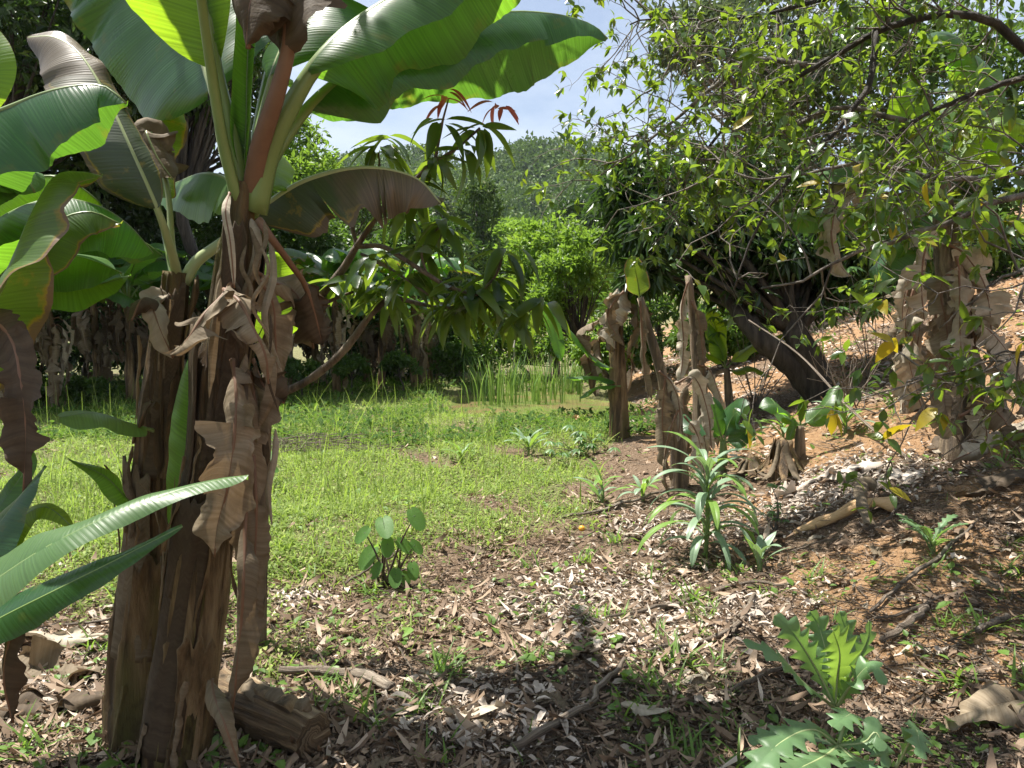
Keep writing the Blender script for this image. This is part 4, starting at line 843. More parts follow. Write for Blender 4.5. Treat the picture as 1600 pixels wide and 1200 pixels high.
leafA([(274, 440, YA), (256, 360, 2.75), (235, 260, 2.85), (230, 215, 2.9), (262, 175, 2.95), (285, 168, 3.0)], .13, 'banana_yellowing', t0=.45, up=(0, -.4, 1), dl=(35, 60), dr=(20, 50), seed=44, r=(.016, .004), n=60, m=8)
leafA([(272, 900, 2.45), (282, 800, 2.44), (292, 700, 2.44), (298, 620, 2.45), (298, 555, 2.46)], .085, 'banana_green', t0=.12, up=(-.3, -1, .0), dl=(-10, 15), dr=(-10, 30), seed=45, r=(.010, .003), n=60, m=7)
leafA([(265, 460, 2.55), (240, 470, 2.45), (245, 500, 2.4), (270, 560, 2.42)], .05, 'dead_leaf_pale', t0=.05, up=(0, -1, .3), dl=(0, 60), dr=(0, 60), seed=46, r=(.006, .003), **dk)
leafA([(262, 480, 2.55), (225, 465, 2.4), (205, 500, 2.35)], .05, 'dead_leaf_dark', t0=.05, up=(0, -1, .3), dl=(0, 60), dr=(0, 60), seed=47, r=(.006, .003), **dk)
leafA([(245, 640, 2.45), (232, 628, 2.4), (222, 650, 2.38), (215, 672, 2.4)], .03, 'dead_leaf_dark', t0=.02, up=(-.2, -1, .3), dl=(0, 60), dr=(0, 60), seed=48, r=(.005, .003), **dk)
leafA([(240, 670, 2.5), (200, 660, 2.4), (150, 645, 2.3), (92, 652, 2.2)], .085, 'banana_pale', t0=.15, up=(0, -.55, 1), dl=(5, 30), dr=(5, 30), seed=49, r=(.008, .003), n=60, m=7, wfn=w_banana)
leafA([(230, 800, 2.5), (200, 780, 2.4), (165, 745, 2.35), (106, 716, 2.3)], .04, 'banana_green', t0=.08, up=(.3, -.6, 1), dl=(0, 40), dr=(0, 40), seed=50, r=(.006, .002), n=50, m=5, wfn=w_lance)

# plant standing outside the left edge, its leaves reach in
pL = at_ground(-2.15, 2.3)
left = thing('banana_plant', pL, 'banana plant rooted left of the picture edge whose leaves reach in on the left', 'banana plant')
big_stem(left, [pL-Vector((0, 0, .1)), pL+Vector((0, 0, .8)), pL+Vector((.1, 0, 1.5)), pL+Vector((.2, 0, 1.75))], [.13, .11, .09, .06], 'stem_brown', 9, [(.1, .6, 2, 2, .05, 'stem_brown')])
def leafL(pts, W, mat, **kw): return b_leaf(left, [pL+Vector((.2, 0, 1.7))]+[P(*q) for q in pts], W, M[mat], **kw)
leafL([(-150, 320, 2.15), (-60, 205, 2.0), (30, 158, 2.0), (100, 136, 2.0), (160, 133, 2.02), (198, 160, 2.02)], .20, 'banana_dark', t0=.3, up=(0, -.1, 1), dl=(48, 82), dr=(20, 50), r=(.02, .004), seed=61, wav=.018, label='dark ribbed leaf hanging from the left edge below the corner', **hi)
leafL([(-150, 350, 2.3), (-60, 180, 2.3), (-14, 110, 2.3), (-12, 40, 2.35)], .075, 'banana_bright', t0=.3, up=(.3, -1, .2), dl=(-10, 20), dr=(-10, 20), r=(.018, .004), seed=62, n=60, m=6)
leafL([(-120, 600, 2.0), (-20, 480, 1.95), (20, 400, 1.95), (50, 330, 1.98), (85, 275, 2.02), (125, 268, 2.05), (160, 275, 2.07)], .16, 'banana_yellowing', t0=.2, up=(-.35, -.15, 1), dl=(15, 55), dr=(5, 40), r=(.016, .004), seed=63, label='broad leaf with yellow brown edges glowing against the light', **hi)
leafL([(-100, 420, 2.3), (0, 340, 2.3), (80, 310, 2.35), (150, 320, 2.4), (200, 350, 2.45), (240, 395, 2.5)], .22, 'banana_green', t0=.22, up=(0, -.25, 1), dl=(20, 50), dr=(10, 45), r=(.016, .004), seed=64, tears=1, **hi)
leafL([(-100, 450, 2.5), (20, 400, 2.5), (120, 400, 2.5), (190, 425, 2.5)], .16, 'banana_pale', t0=.25, up=(0, -.3, 1), dl=(20, 55), dr=(10, 30), r=(.014, .004), seed=65, **hi)
leafL([(-100, 380, 2.7), (20, 290, 2.7), (90, 275, 2.7), (150, 310, 2.75), (175, 350, 2.8)], .18, 'banana_bright', t0=.25, up=(0, -.4, 1), dl=(30, 60), dr=(10, 30), r=(.014, .004), seed=66, tears=1, n=60, m=7)
leafL([(-80, 300, 2.2), (-20, 250, 2.2), (30, 262, 2.2), (55, 300, 2.2)], .14, 'banana_pale', t0=.25, up=(0, -.3, 1), dl=(30, 65), dr=(10, 30), r=(.012, .004), seed=67, n=50, m=6)
leafL([(-90, 430, 2.4), (-20, 440, 2.4), (60, 430, 2.45), (140, 445, 2.5), (205, 430, 2.55)], .11, 'banana_green', t0=.2, up=(0, -.5, 1), dl=(20, 50), dr=(10, 30), r=(.012, .004), seed=68, n=50, m=6)
leafL([(-90, 500, 2.2), (10, 420, 2.2), (80, 350, 2.25), (140, 330, 2.3), (190, 350, 2.35)], .12, 'banana_yellowing', t0=.25, up=(0, -.3, 1), dl=(30, 60), dr=(20, 50), r=(.012, .004), seed=77, n=60, m=7)
leafL([(-90, 440, 2.6), (30, 370, 2.6), (130, 350, 2.65), (215, 372, 2.7), (255, 400, 2.75)], .14, 'banana_dark', t0=.25, up=(0, -.3, 1), dl=(35, 65), dr=(20, 50), r=(.012, .004), seed=78, tears=1, n=60, m=7)
leafL([(-60, 480, 1.9), (10, 520, 1.85), (32, 600, 1.8), (40, 680, 1.8), (36, 770, 1.8)], .055, 'dead_leaf_dark', t0=.45, up=(0, -1, .2), dl=(0, 40), dr=(0, 50), r=(.012, .004), seed=69, tears=2, wav=.03, **dk)
leafL([(-60, 500, 2.3), (0, 480, 2.4), (60, 500, 2.4), (50, 520, 2.4)], .06, 'dead_leaf_dark', t0=.3, up=(0, -.5, 1), dl=(0, 60), dr=(0, 60), r=(.01, .004), seed=70, **dk)
# low sucker at the left with the long leaves
pS = at_ground(-1.75, 1.9)
suck = thing('young_banana_plant', pS, 'banana sucker at the lower left with long smooth pale green leaves', 'banana plant')
local_tube(suck, 'pseudostem', 'petiole', [pS-Vector((0, 0, .05)), pS+Vector((.05, 0, .35)), pS+Vector((.1, 0, .62))], [.04, .035, .02], 12, 16, rough=.003)
def leafS(pts, W, mat, **kw): return b_leaf(suck, [pS+Vector((.1, 0, .6))]+[P(*q) for q in pts], W, M[mat], **kw)
leafS([(-120, 985, 1.62), (-20, 915, 1.55), (60, 862, 1.52), (150, 815, 1.55), (230, 782, 1.6), (310, 757, 1.66), (388, 742, 1.72)], .085, 'banana_pale', t0=.22, up=(-.2, -.75, 1), dl=(0, 25), dr=(-15, 10), wfn=lambda t: np.interp(t, [0, .1, .22, .35, .5, .62, .75, .88, .95, .985, 1], [.05, .5, .85, 1, .85, .6, .44, .42, .34, .2, .03]), r=(.010, .002), seed=71, wav=.03, wf=3, **hi)
leafS([(-100, 1020, 1.7), (0, 965, 1.66), (100, 915, 1.68), (200, 865, 1.74), (285, 822, 1.8)], .062, 'banana_dark', t0=.2, up=(0, -.5, 1), dl=(15, 45), dr=(-5, 20), wfn=w_lance, r=(.008, .002), seed=72, wav=.01, **hi)
leafS([(-90, 960, 1.75), (-30, 860, 1.75), (20, 790, 1.78), (72, 728, 1.8)], .11, 'banana_dark', t0=.15, up=(-.6, -.9, .4), dl=(0, 30), dr=(0, 30), wfn=w_lance, r=(.008, .002), seed=73, wav=.015, n=60, m=7)
leafS([(-60, 900, 1.95), (20, 820, 2.0), (70, 792, 2.0), (118, 828, 2.0)], .07, 'banana_bright', t0=.2, up=(0, -.5, 1), dl=(10, 40), dr=(0, 30), wfn=w_lance, r=(.007, .002), seed=74, n=50, m=6)
leafS([(-60, 870, 1.9), (0, 790, 1.9), (40, 730, 1.95), (35, 690, 1.95)], .07, 'banana_green', t0=.2, up=(-.4, -1, .3), dl=(10, 40), dr=(0, 30), wfn=w_lance, r=(.007, .002), seed=75, n=50, m=6)
leafS([(-80, 1000, 1.8), (-20, 940, 1.75), (15, 960, 1.7), (5, 1060, 1.7), (20, 1130, 1.72)], .05, 'dead_leaf_dark', t0=.25, up=(0, -1, .4), dl=(10, 60), dr=(0, 60), r=(.008, .003), seed=76, **dk)

# ------------------------------------------------------------------ mango sapling in the centre
YM = 3.3
bm_ = at_ground(P(402, 900, YM).x, YM)
mango = thing('mango_tree', bm_, 'slender mango sapling spreading bare grey limbs right of the tall stem', 'tree')
lim = {
 'trunk': ([(402, 1010, 3.3), (405, 900, 3.3), (410, 760, 3.3), (415, 640, 3.3), (426, 546, 3.3)], [.042, .036, .033, .030, .028]),
 'a': ([(426, 546, 3.3), (463, 500, 3.25), (501, 462, 3.2), (536, 420, 3.15), (557, 385, 3.1)], [.026, .022, .018, .016, .014]),
 'b': ([(557, 385, 3.1), (596, 329, 3.05), (645, 283, 3.05), (680, 252, 3.05), (715, 231, 3.05), (750, 200, 3.05)], [.014, .011, .010, .009, .006, .004]),
 'c': ([(680, 252, 3.05), (690, 196, 3.05), (701, 154, 3.05)], [.008, .006, .004]),
 'd': ([(557, 385, 3.1), (550, 329, 3.12), (589, 273, 3.12), (592, 238, 3.12)], [.010, .009, .007, .004]),
 'e': ([(557, 385, 3.1), (596, 385, 3.05), (627, 402, 3.0), (666, 427, 2.95), (701, 448, 2.95), (745, 462, 2.95)], [.012, .010, .010, .009, .008, .005]),
 'f': ([(564, 397, 3.1), (610, 420, 3.05), (666, 458, 3.0), (708, 486, 3.0)], [.007, .006, .005, .004]),
 'g': ([(415, 625, 3.3), (480, 595, 3.25), (536, 549, 3.2), (575, 497, 3.15), (610, 462, 3.1)], [.022, .018, .016, .014, .010]),
 'h': ([(612, 464, 3.1), (662, 476, 3.1), (697, 481, 3.1), (760, 470, 3.1)], [.009, .007, .006, .004]),
 'i': ([(484, 485, 3.22), (540, 460, 3.2), (592, 446, 3.2)], [.009, .007, .005]),
 'j': ([(745, 462, 2.95), (775, 430, 2.95), (788, 390, 2.95)], [.006, .005, .003]),
 'k': ([(760, 470, 3.1), (805, 495, 3.05), (850, 470, 3.0)], [.005, .004, .003]),
 'l': ([(426, 546, 3.3), (410, 500, 3.35), (402, 440, 3.4)], [.02, .015, .01]),
 'm': ([(666, 427, 2.95), (660, 390, 3.0), (690, 350, 3.05)], [.007, .005, .003])}
for kk, (pts_, rd) in lim.items():
    local_tube(mango, 'trunk' if kk == 'trunk' else 'limb', 'bark_mango', [P(*q) for q in pts_], rd, 10, 26, rough=.0025, seed=5)
whorls = [(750, 200, 3.05, 9, 0), (778, 165, 3.05, 8, 1), (700, 150, 3.05, 7, 1), (692, 190, 3.05, 8, 0), (592, 232, 3.12, 12, 0), (610, 215, 3.12, 7, 0), (680, 252, 3.05, 10, 0), (645, 285, 3.05, 8, 0), (720, 232, 3.05, 9, 0),
 (690, 350, 3.05, 13, 0), (660, 385, 3.0, 9, 0), (788, 390, 2.95, 12, 0), (745, 462, 2.95, 18, 0), (775, 435, 2.95, 10, 0), (715, 455, 2.95, 12, 0), (760, 470, 3.1, 14, 0), (800, 490, 3.05, 10, 0), (850, 470, 3.0, 8, 0), (708, 486, 3.0, 12, 0),
 (610, 462, 3.1, 14, 0), (592, 446, 3.2, 12, 0), (560, 430, 3.2, 10, 0), (640, 430, 3.0, 10, 0), (590, 400, 3.05, 8, 0), (697, 481, 3.1, 10, 0), (520, 440, 3.25, 9, 0), (402, 440, 3.4, 6, 0), (625, 330, 3.1, 7, 0), (660, 310, 3.08, 6, 0), (735, 440, 3.0, 10, 0), (820, 470, 3.0, 7, 0)]
tplm = [leaf_template(8, .27, c_, .35) for c_ in (.25, .45, .65)]
mm = []
for tp in tplm:
    for mt in ('mango_leaf', 'mango_red'):
        g = Geo(); g.add(tp[0], tp[1], None, tp[2], tp[3]); mm.append(g.mesh('mango_leaf', M[mt]))
R = random.Random(5); base = np.array(bm_)
for (px, py, d, n, red) in whorls:
    c_ = np.array(P(px, py, d))
    for q in range(n):
        a = q*2.4+R.random(); e = R.uniform(-1.0, .15) if not red else R.uniform(-.9, .3)
        dr = np.array((math.cos(a)*math.cos(e), math.sin(a)*math.cos(e), math.sin(e)))
        L_ = R.uniform(.12, .19)*(.6 if red else 1)
        o = link('leaf', mm[R.randint(0, 2)*2+(1 if red else 0)], mango)
        nr = norm(np.array((R.gauss(0, .3), R.gauss(0, .3), 1.))+.0)
        o.matrix_local = mat_from(c_-base+dr*.012+rng.normal(size=3)*.012, dr, nr, L_)

# ------------------------------------------------------------------ overhanging citrus like tree on the right
YC = 4.3
bc_ = at_ground(4.4, 4.6)
cit = thing('overhanging_tree', bc_, 'twiggy tree leaning in from the right edge with small glossy and yellow leaves', 'tree')
base = np.array(bc_)
limbs = [
 [(1640, 60, 4.3), (1570, 30, 4.3), (1500, 12, 4.3), (1430, 22, 4.4), (1370, 40, 4.5), (1330, 60, 4.6), (1260, 100, 4.8), (1190, 140, 5), (1130, 190, 5.2), (1085, 250, 5.3)],
 [(1368, 45, 4.5), (1362, 110, 4.45), (1342, 150, 4.4), (1290, 220, 4.4), (1240, 270, 4.4), (1200, 330, 4.4), (1165, 400, 4.4), (1145, 455, 4.4)],
 [(1700, 255, 3.6), (1600, 275, 3.6), (1480, 288, 3.65), (1400, 272, 3.7), (1350, 265, 3.7), (1260, 280, 3.8), (1180, 290, 3.9), (1120, 265, 4.0)],
 [(1700, 290, 3.4), (1600, 300, 3.4), (1530, 320, 3.4), (1480, 345, 3.45), (1400, 375, 3.5), (1320, 405, 3.6), (1250, 440, 3.7), (1190, 455, 3.8)],
 [(1700, 500, 3.3), (1600, 550, 3.3), (1540, 560, 3.3), (1480, 575, 3.3), (1420, 582, 3.35)],
 [(1700, 130, 4.6), (1600, 120, 4.6), (1500, 150, 4.6), (1420, 190, 4.6), (1340, 250, 4.7), (1290, 330, 4.7)],
 [(1640, -40, 5), (1500, -30, 5), (1350, -20, 5.2), (1220, 10, 5.4), (1120, 20, 5.5), (1020, 20, 5.6), (985, 30, 5.6)],
 [(1260, 100, 4.8), (1180, 90, 5), (1120, 130, 5.2), (1050, 190, 5.3), (985, 240, 5.3), (945, 255, 5.3)],
 [(1190, 140, 5), (1140, 220, 5.1), (1100, 290, 5.2), (1060, 330, 5.2)],
 [(1700, 380, 3.2), (1620, 400, 3.2), (1560, 430, 3.2), (1500, 470, 3.25), (1460, 500, 3.3)],
 [(1420, 190, 4.6), (1330, 170, 4.7), (1260, 190, 4.8), (1200, 220, 4.9), (1130, 250, 5.0), (1060, 240, 5.1)],
 [(1100, 30, 5.4), (1060, 80, 5.4), (1030, 130, 5.4), (1000, 150, 5.4)]]
shade_limbs = [   # limbs added unseen above the frame to dapple the ground in front with shade
 [(4.4, 4.6, 2.6), (3.6, 4.2, 3.6), (2.6, 3.9, 4.1), (1.6, 3.9, 4.2), (.7, 4.0, 4.1)],
 [(3.0, 4.1, 3.9), (1.5, 3.9, 4.4), (.3, 3.8, 4.4), (-.8, 3.7, 4.3), (-1.8, 3.6, 4.1)],
 [(3.0, 4.1, 3.9), (1.6, 3.6, 4.3), (.6, 3.3, 4.3), (-.6, 3.1, 4.2), (-1.4, 3.0, 4.0)],
 [(4.4, 4.6, 2.6), (3.4, 3.6, 3.4), (2.5, 3.2, 3.7), (1.6, 3.0, 3.8), (.8, 2.9, 3.7)],
 [(3.6, 4.2, 3.6), (2.8, 3.2, 4.0), (1.8, 3.3, 4.3), (.3, 3.3, 4.3), (-.6, 3.5, 4.1)],
 [(4.4, 4.6, 2.6), (4.0, 3.2, 3.3), (3.2, 2.7, 3.5), (2.4, 2.6, 3.5)]][:4]
LP, LD = [], []; tw = Geo(); R = random.Random(11)
tg = Geo(); tube(tg, [(0, 0, -.1), (.1, 0, 1.0), (-.05, 0, 2.0), (.0, -.1, 2.6), (-.3, -.2, 3.2)], [.14, .12, .10, .08, .05], 14, 20); tg.obj('trunk', M['bark_dark'], cit)
def twig(p, d, L_, r, depth, leafy_=1.0):
    n = 5; pts = [p.copy()]; cur = p.copy(); dd = d.copy()
    for s in range(n):
        dd = norm(dd+rng.normal(size=3)*.28+np.array((0, 0, -.05))); cur = cur+dd*L_/n; pts.append(cur.copy())
    tube(tw, np.array(pts), [r, r*.7, r*.4], 4, cap=False)
    if depth > 0:
        for q in range(R.randint(2, 4)):
            s = R.randint(1, n); nd2 = norm(dd*.7+rng.normal(size=3)*.75); twig(pts[s], nd2, L_*R.uniform(.4, .65), r*.5, depth-1, leafy_)
    else:
        for q in range(R.randint(3, 7)):
            if R.random() < .88*leafy_:
                s = R.uniform(.55, 1)*n; i_ = min(int(s), n-1); pp = pts[i_]+(pts[i_+1]-pts[i_])*(s-i_)
                LP.append(pp); LD.append(norm(dd*.5+rng.normal(size=3)*.8+np.array((0, 0, -.15))))
for li, lb in enumerate(limbs+shade_limbs):
    sh = li >= len(limbs)
    W_ = [np.array(q, float) for q in lb] if sh else [np.array(P(*q)) for q in lb]
    if li == 0: W_ = [base+np.array((-.3, -.2, 3.2))]+W_
    pc = catmull([q-base for q in W_], 30); r0 = [.034, .018, .016, .018, .008, .022, .022, .018, .016, .010, .016, .010, .010, .010][li] if not sh else .03
    if li in (2, 3, 4, 5, 6, 9): pc = np.vstack([np.linspace(np.array((.0, 0, 2.3 if li != 4 else 1.9)), pc[0], 6)[:-1], pc])
    g = Geo(); pc = pc+np.cumsum(rng.normal(size=pc.shape)*.004, 0)
    tube(g, pc, np.interp(np.linspace(0, 1, len(pc)), [0, .4, 1], [r0*1.1, r0*.8, r0*.25]), 9); g.obj('limb', M['bark_dark' if li in (0, 1, 5, 6) else 'bark_grey'], cit)
    nt_ = int(np.sum(np.linalg.norm(np.diff(pc, axis=0), axis=1))*({1: 4, 2: 3.6, 3: 2.4, 4: 3.0, 5: 9, 7: 8, 9: 1.8}.get(li, 11) if not sh else 7)) if li > 0 else 40
    for q in range(nt_):
        f = R.uniform(.18, 1) if li else R.uniform(.5, 1)
        i_ = min(int(f*len(pc)), len(pc)-2); T_ = norm(pc[i_+1]-pc[i_])
        d_ = norm(T_*.5+rng.normal(size=3)*np.array((.6, .5, .8))+np.array((-.1, 0, -.12)))
        twig(pc[i_], d_, R.uniform(.35, .75), .0055, 2 if R.random() < .55 else 1)
o = tw.obj('twigs', M['bark_grey'], cit); o['kind'] = 'stuff'
LP = np.array(LP); LD = np.array(LD); n = len(LP); n_cit = n
nr = norm(rng.normal(size=(n, 3))*.45+np.array((0, -.1, 1.))); sz = rng.uniform(.05, .095, n)
tplc = [leaf_template(5, .38, .2, .3), leaf_template(5, .48, .4, .2)]
wp = LP+base; dist = np.hypot(wp[:, 0], wp[:, 1])
pxs = 800+wp[:, 0]/wp[:, 1]*FPX; rel_ = (wp[:, 2]-EYE)/wp[:, 1]; vis = (pxs < 1600) & (rel_ < .42)
order = np.argsort(np.where(vis, dist/sz, 1e9)); hero = order[:300]; rest = order[300:]
mc = []
for tp in tplc:
    for mt in ('citrus_leaf', 'citrus_yellow'):
        g = Geo(); g.add(tp[0], tp[1], None, tp[2], tp[3]); mc.append(g.mesh('small_leaf', M[mt]))
for q in hero:
    yl = R.random() < .05
    o = link('leaf', mc[R.randint(0, 1)*2+(1 if yl else 0)], cit); o.matrix_local = mat_from(LP[q], LD[q], nr[q], float(sz[q])*(1.25 if yl else 1))
g = Geo(); place_leaves(g, leaf_template(3, .45, .25, .3), LP[rest], LD[rest], nr[rest], sz[rest]); o = g.obj('foliage', M['citrus_leaf'], cit); o['kind'] = 'stuff'

# ------------------------------------------------------------------ tall lettuce plants and other herbs
def rosette(base, label, h, n, L0, W0, mat='lettuce_leaf', bright=.2, name='wild_lettuce', stem_r=.012, wfn=w_strap, cat='plant', group=None, seed=0, low=False, m=3, nn=18, arch=False):
    R = random.Random(seed); t = thing(name, base, label, cat, group)
    g = Geo(); tube(g, [(0, 0, -.03), (.01, 0, h*.5), (0, .01, h)], [stem_r*1.2, stem_r, stem_r*.6], 8, 8); g.obj('stem', M['petiole'], t)
    for k in range(n):
        f = k/max(1, n-1); z = h*(.12+.88*f); a = k*2.4+R.uniform(-.3, .3)+seed; L_ = L0*R.uniform(.8, 1.15)*(1-.25*f); e = math.radians((25+50*f) if not low else R.uniform(35, 75))
        dx = np.array((math.cos(a), math.sin(a), 0)); cur = np.array((0, 0, z)); pts = [cur.copy()]; st = L_/6; drop = (27-17*f) if not low else R.uniform(6, 16)
        if arch: e = math.radians(30+38*f+R.uniform(-8, 8)); drop = R.uniform(19, 27)-6*f; L_ = L0*R.uniform(.8, 1.15)*(.8+.2*math.sin(f*3))
        for s in range(6):
            cur = cur+(dx*math.cos(e)+np.array((0, 0, math.sin(e))))*st; e -= math.radians(drop); cur[2] = max(cur[2], .012); pts.append(cur.copy())
        g = Geo(); blade(g, pts, W0*R.uniform(.8, 1.15), t0=.03, dl=(-20, 5), dr=(-20, 5), n=nn, m=m, seed=R.randint(0, 99), wfn=wfn, wav=W0*.15)
        br = R.random() < bright+.5*f*bright
        lf = g.obj('leaf', M['lettuce_bright' if br and mat == 'lettuce_leaf' else mat], t)
        g2 = Geo(); pp = catmull(pts, 12); pp[:, 2] -= .002; tube(g2, pp, [W0*.09, W0*.02], 5); g2.obj('midrib', M['petiole_pale'], lf)
    return t
rosette(G(1102, 872), 'tall wild lettuce with long arching grey green leaves in the middle right', .54, 40, .52, .026, seed=3, nn=22, arch=True)
for q, (px, py, h, n, L_, W_, lb) in enumerate([
    (940, 790, .18, 11, .30, .022, 'wild lettuce on the grass edge, left of the tall one'),
    (1003, 785, .12, 10, .26, .020, 'small wild lettuce by the fallen brown leaf base'),
    (1185, 895, .10, 8, .24, .020, 'bright wild lettuce seedling right beside the tall one'),
    (825, 712, .15, 15, .36, .022, 'spiky pale rosette standing in the grass before the pond'),
    (720, 722, .10, 12, .28, .018, 'small spiky rosette left of the other one in the grass'),
    (1222, 690, .16, 14, .34, .026, 'rosette growing behind the fibrous stump'),
    (1320, 676, .14, 13, .36, .028, 'grey green rosette below the bare twigs on the bank')]):
    rosette(G(px, py), lb, h, n, L_, W_, seed=q+10, low=True, bright=.4)
# lobed leaf plants
rosette(G(1455, 868), 'lobed leaf plant on the orange bank with bright leaves', .06, 9, .27, .035, 'lobed_leaf', name='lobed_leaf_plant', wfn=w_lobed, seed=21, low=True, nn=44)
def lobed(base, label, specs, name='lobed_leaf_plant'):
    t = thing(name, base, label, 'plant'); loc = np.array(base)
    top = P(*specs[0][0][0]); g = Geo(); tube(g, [np.array(base)-loc-(0, 0, .02), (np.array(base)+np.array(top))/2-loc, np.array(top)-loc], [.014, .012, .008], 8, 8); g.obj('stem', M['petiole'], t)
    for q, (pts_, W_, up, mt) in enumerate(specs):
        g = Geo(); pp = [np.array(P(*z))-loc for z in pts_]; blade(g, pp, W_, up=up, t0=.04, dl=(-15, 25), dr=(-15, 25), n=90, m=5, seed=q+3, wfn=w_lobed, wav=W_*.22, wf=5)
        lf = g.obj('leaf', M[mt], t); g2 = Geo(); T_, N_, S_ = frames(catmull(pp, 20), up); tube(g2, catmull(pp, 20)-N_*.002, [.006, .0012], 6); g2.obj('midrib', M['petiole_pale'], lf)
bb = G(1318, 1150); y_ = bb.y
lobed(bb, 'large lobed leaf plant at lower right with a glowing upright leaf', [
    ([(1305, 1105, y_), (1308, 1060, y_), (1312, 1020, y_-.05), (1302, 985, y_-.1)], .085, (.1, -1, .2), 'lettuce_bright'),
    ([(1305, 1105, y_), (1275, 1045, y_), (1240, 990, y_-.05), (1210, 962, y_-.05)], .06, (-.5, -.7, .6), 'lobed_leaf'),
    ([(1305, 1105, y_), (1260, 1070, y_-.1), (1215, 1025, y_-.15), (1160, 1000, y_-.15)], .055, (-.2, -.4, 1), 'lobed_leaf'),
    ([(1305, 1105, y_), (1295, 1040, y_+.1), (1280, 980, y_+.15), (1266, 955, y_+.15)], .06, (0, -1, .3), 'lobed_leaf'),
    ([(1308, 1105, y_), (1325, 1040, y_+.1), (1322, 990, y_+.15), (1312, 955, y_+.15)], .06, (0, -1, .3), 'lobed_leaf'),
    ([(1308, 1105, y_), (1330, 1050, y_), (1355, 1000, y_), (1358, 970, y_)], .05, (.5, -1, .4), 'lobed_leaf'),
    ([(1308, 1105, y_), (1330, 1070, y_-.1), (1360, 1040, y_-.15), (1385, 1070, y_-.2)], .05, (.2, -.5, 1), 'lobed_leaf')])
bb = G(1300, 1195); y_ = bb.y-.15
lobed(at_ground(bb.x, y_), 'second lobed leaf plant cut by the bottom edge with wide spreading leaves', [
    ([(1310, 1165, y_), (1270, 1140, y_-.05), (1220, 1160, y_-.15), (1165, 1215, y_-.25)], .07, (-.2, -.4, 1), 'lobed_leaf'),
    ([(1310, 1165, y_), (1320, 1130, y_), (1330, 1115, y_-.1), (1300, 1135, y_-.2)], .05, (0, -.6, 1), 'lobed_leaf'),
    ([(1310, 1165, y_), (1350, 1160, y_-.05), (1370, 1145, y_-.05), (1390, 1200, y_-.1)], .06, (.2, -.5, 1), 'lobed_leaf'),
    ([(1310, 1165, y_), (1290, 1180, y_-.15), (1260, 1195, y_-.25), (1225, 1210, y_-.35)], .07, (0, -.3, 1), 'lobed_leaf'),
    ([(1310, 1165, y_), (1260, 1150, y_+.1), (1210, 1150, y_+.1), (1168, 1158, y_+.1)], .05, (0, -.3, 1), 'lobed_leaf'),
    ([(1310, 1165, y_), (1340, 1190, y_-.15), (1380, 1210, y_-.2)], .06, (0, -.3, 1), 'lobed_leaf'),
    ([(1400, 1200, y_), (1420, 1160, y_), (1432, 1140, y_), (1440, 1185, y_-.1)], .05, (.5, -.5, 1), 'lobed_leaf')])

# taro with heart shaped leaves
def taro(base, label, heads):
    t = thing('taro_plant', base, label, 'plant'); loc = np.array(base); R = random.Random(3)
    k = 20; V = [(0, 0, 0)]; U = [(0, 0)]
    for q in range(k):
        a = q/k*2*PI; rr = (1+.25*math.cos(a)) if abs(a-PI) > .5 else .55+.6*abs(a-PI)
        V.append((math.cos(a)*rr*1.05, math.sin(a)*rr*.62, .12*abs(math.sin(a))-.10*math.cos(a)**2)); U.append((a, 1))
    me_g = Geo(); me_g.add(V, None, [(0, q+1, (q+1) % k+1) for q in range(k)], U); me = me_g.mesh('heart_leaf', M['taro_leaf'])
    for (px, py, yy_, s, az, tilt) in heads:
        p = np.array(P(px, py, yy_))
        g = Geo(); b0 = np.array((R.uniform(-.05, .05), R.uniform(-.04, .04), 0)); tube(g, [b0, b0*.6+(p-loc)*.5+np.array((0, 0, .03)), p-loc], [.009, .006, .003], 6, 10); g.obj('stalk', M['taro_stalk'], t)
        o = link('leaf', me, t); d = np.array((math.cos(az)*math.cos(tilt), math.sin(az)*math.cos(tilt), math.sin(tilt))); o.matrix_local = mat_from(p-loc, d, norm(np.array((0, -.75, 1.))), s*1.3)
bt = G(605, 915); yt = bt.y
taro(bt, 'small taro plant with heart shaped leaves at the edge of the shade', [
    (600, 818, yt, .062, -1.2, -.6), (648, 806, yt, .056, -.6, -.9), (570, 832, yt, .045, 3.5, -.8), (578, 866, yt, .058, 3.9, -.9), (606, 850, yt-.05, .046, -1.5, -1), (628, 850, yt, .045, 0, -.7), (648, 852, yt, .038, -.1, -.8),
    (618, 898, yt-.1, .045, -1.5, -.9), (645, 888, yt, .042, -1.2, -1), (590, 888, yt-.05, .04, 3.6, -1), (632, 900, yt, .035, -.8, -1), (592, 850, yt+.1, .04, 2, -.5)])
for (px, py, lb) in [(405, 712, 'single pale leaved sprout right of the tall stem in the grass')]:
    b_ = G(px, 760); taro(b_, lb, [(px, py, b_.y, .09, -.2, -.1), (px+14, py+18, b_.y, .06, .5, -.4)])

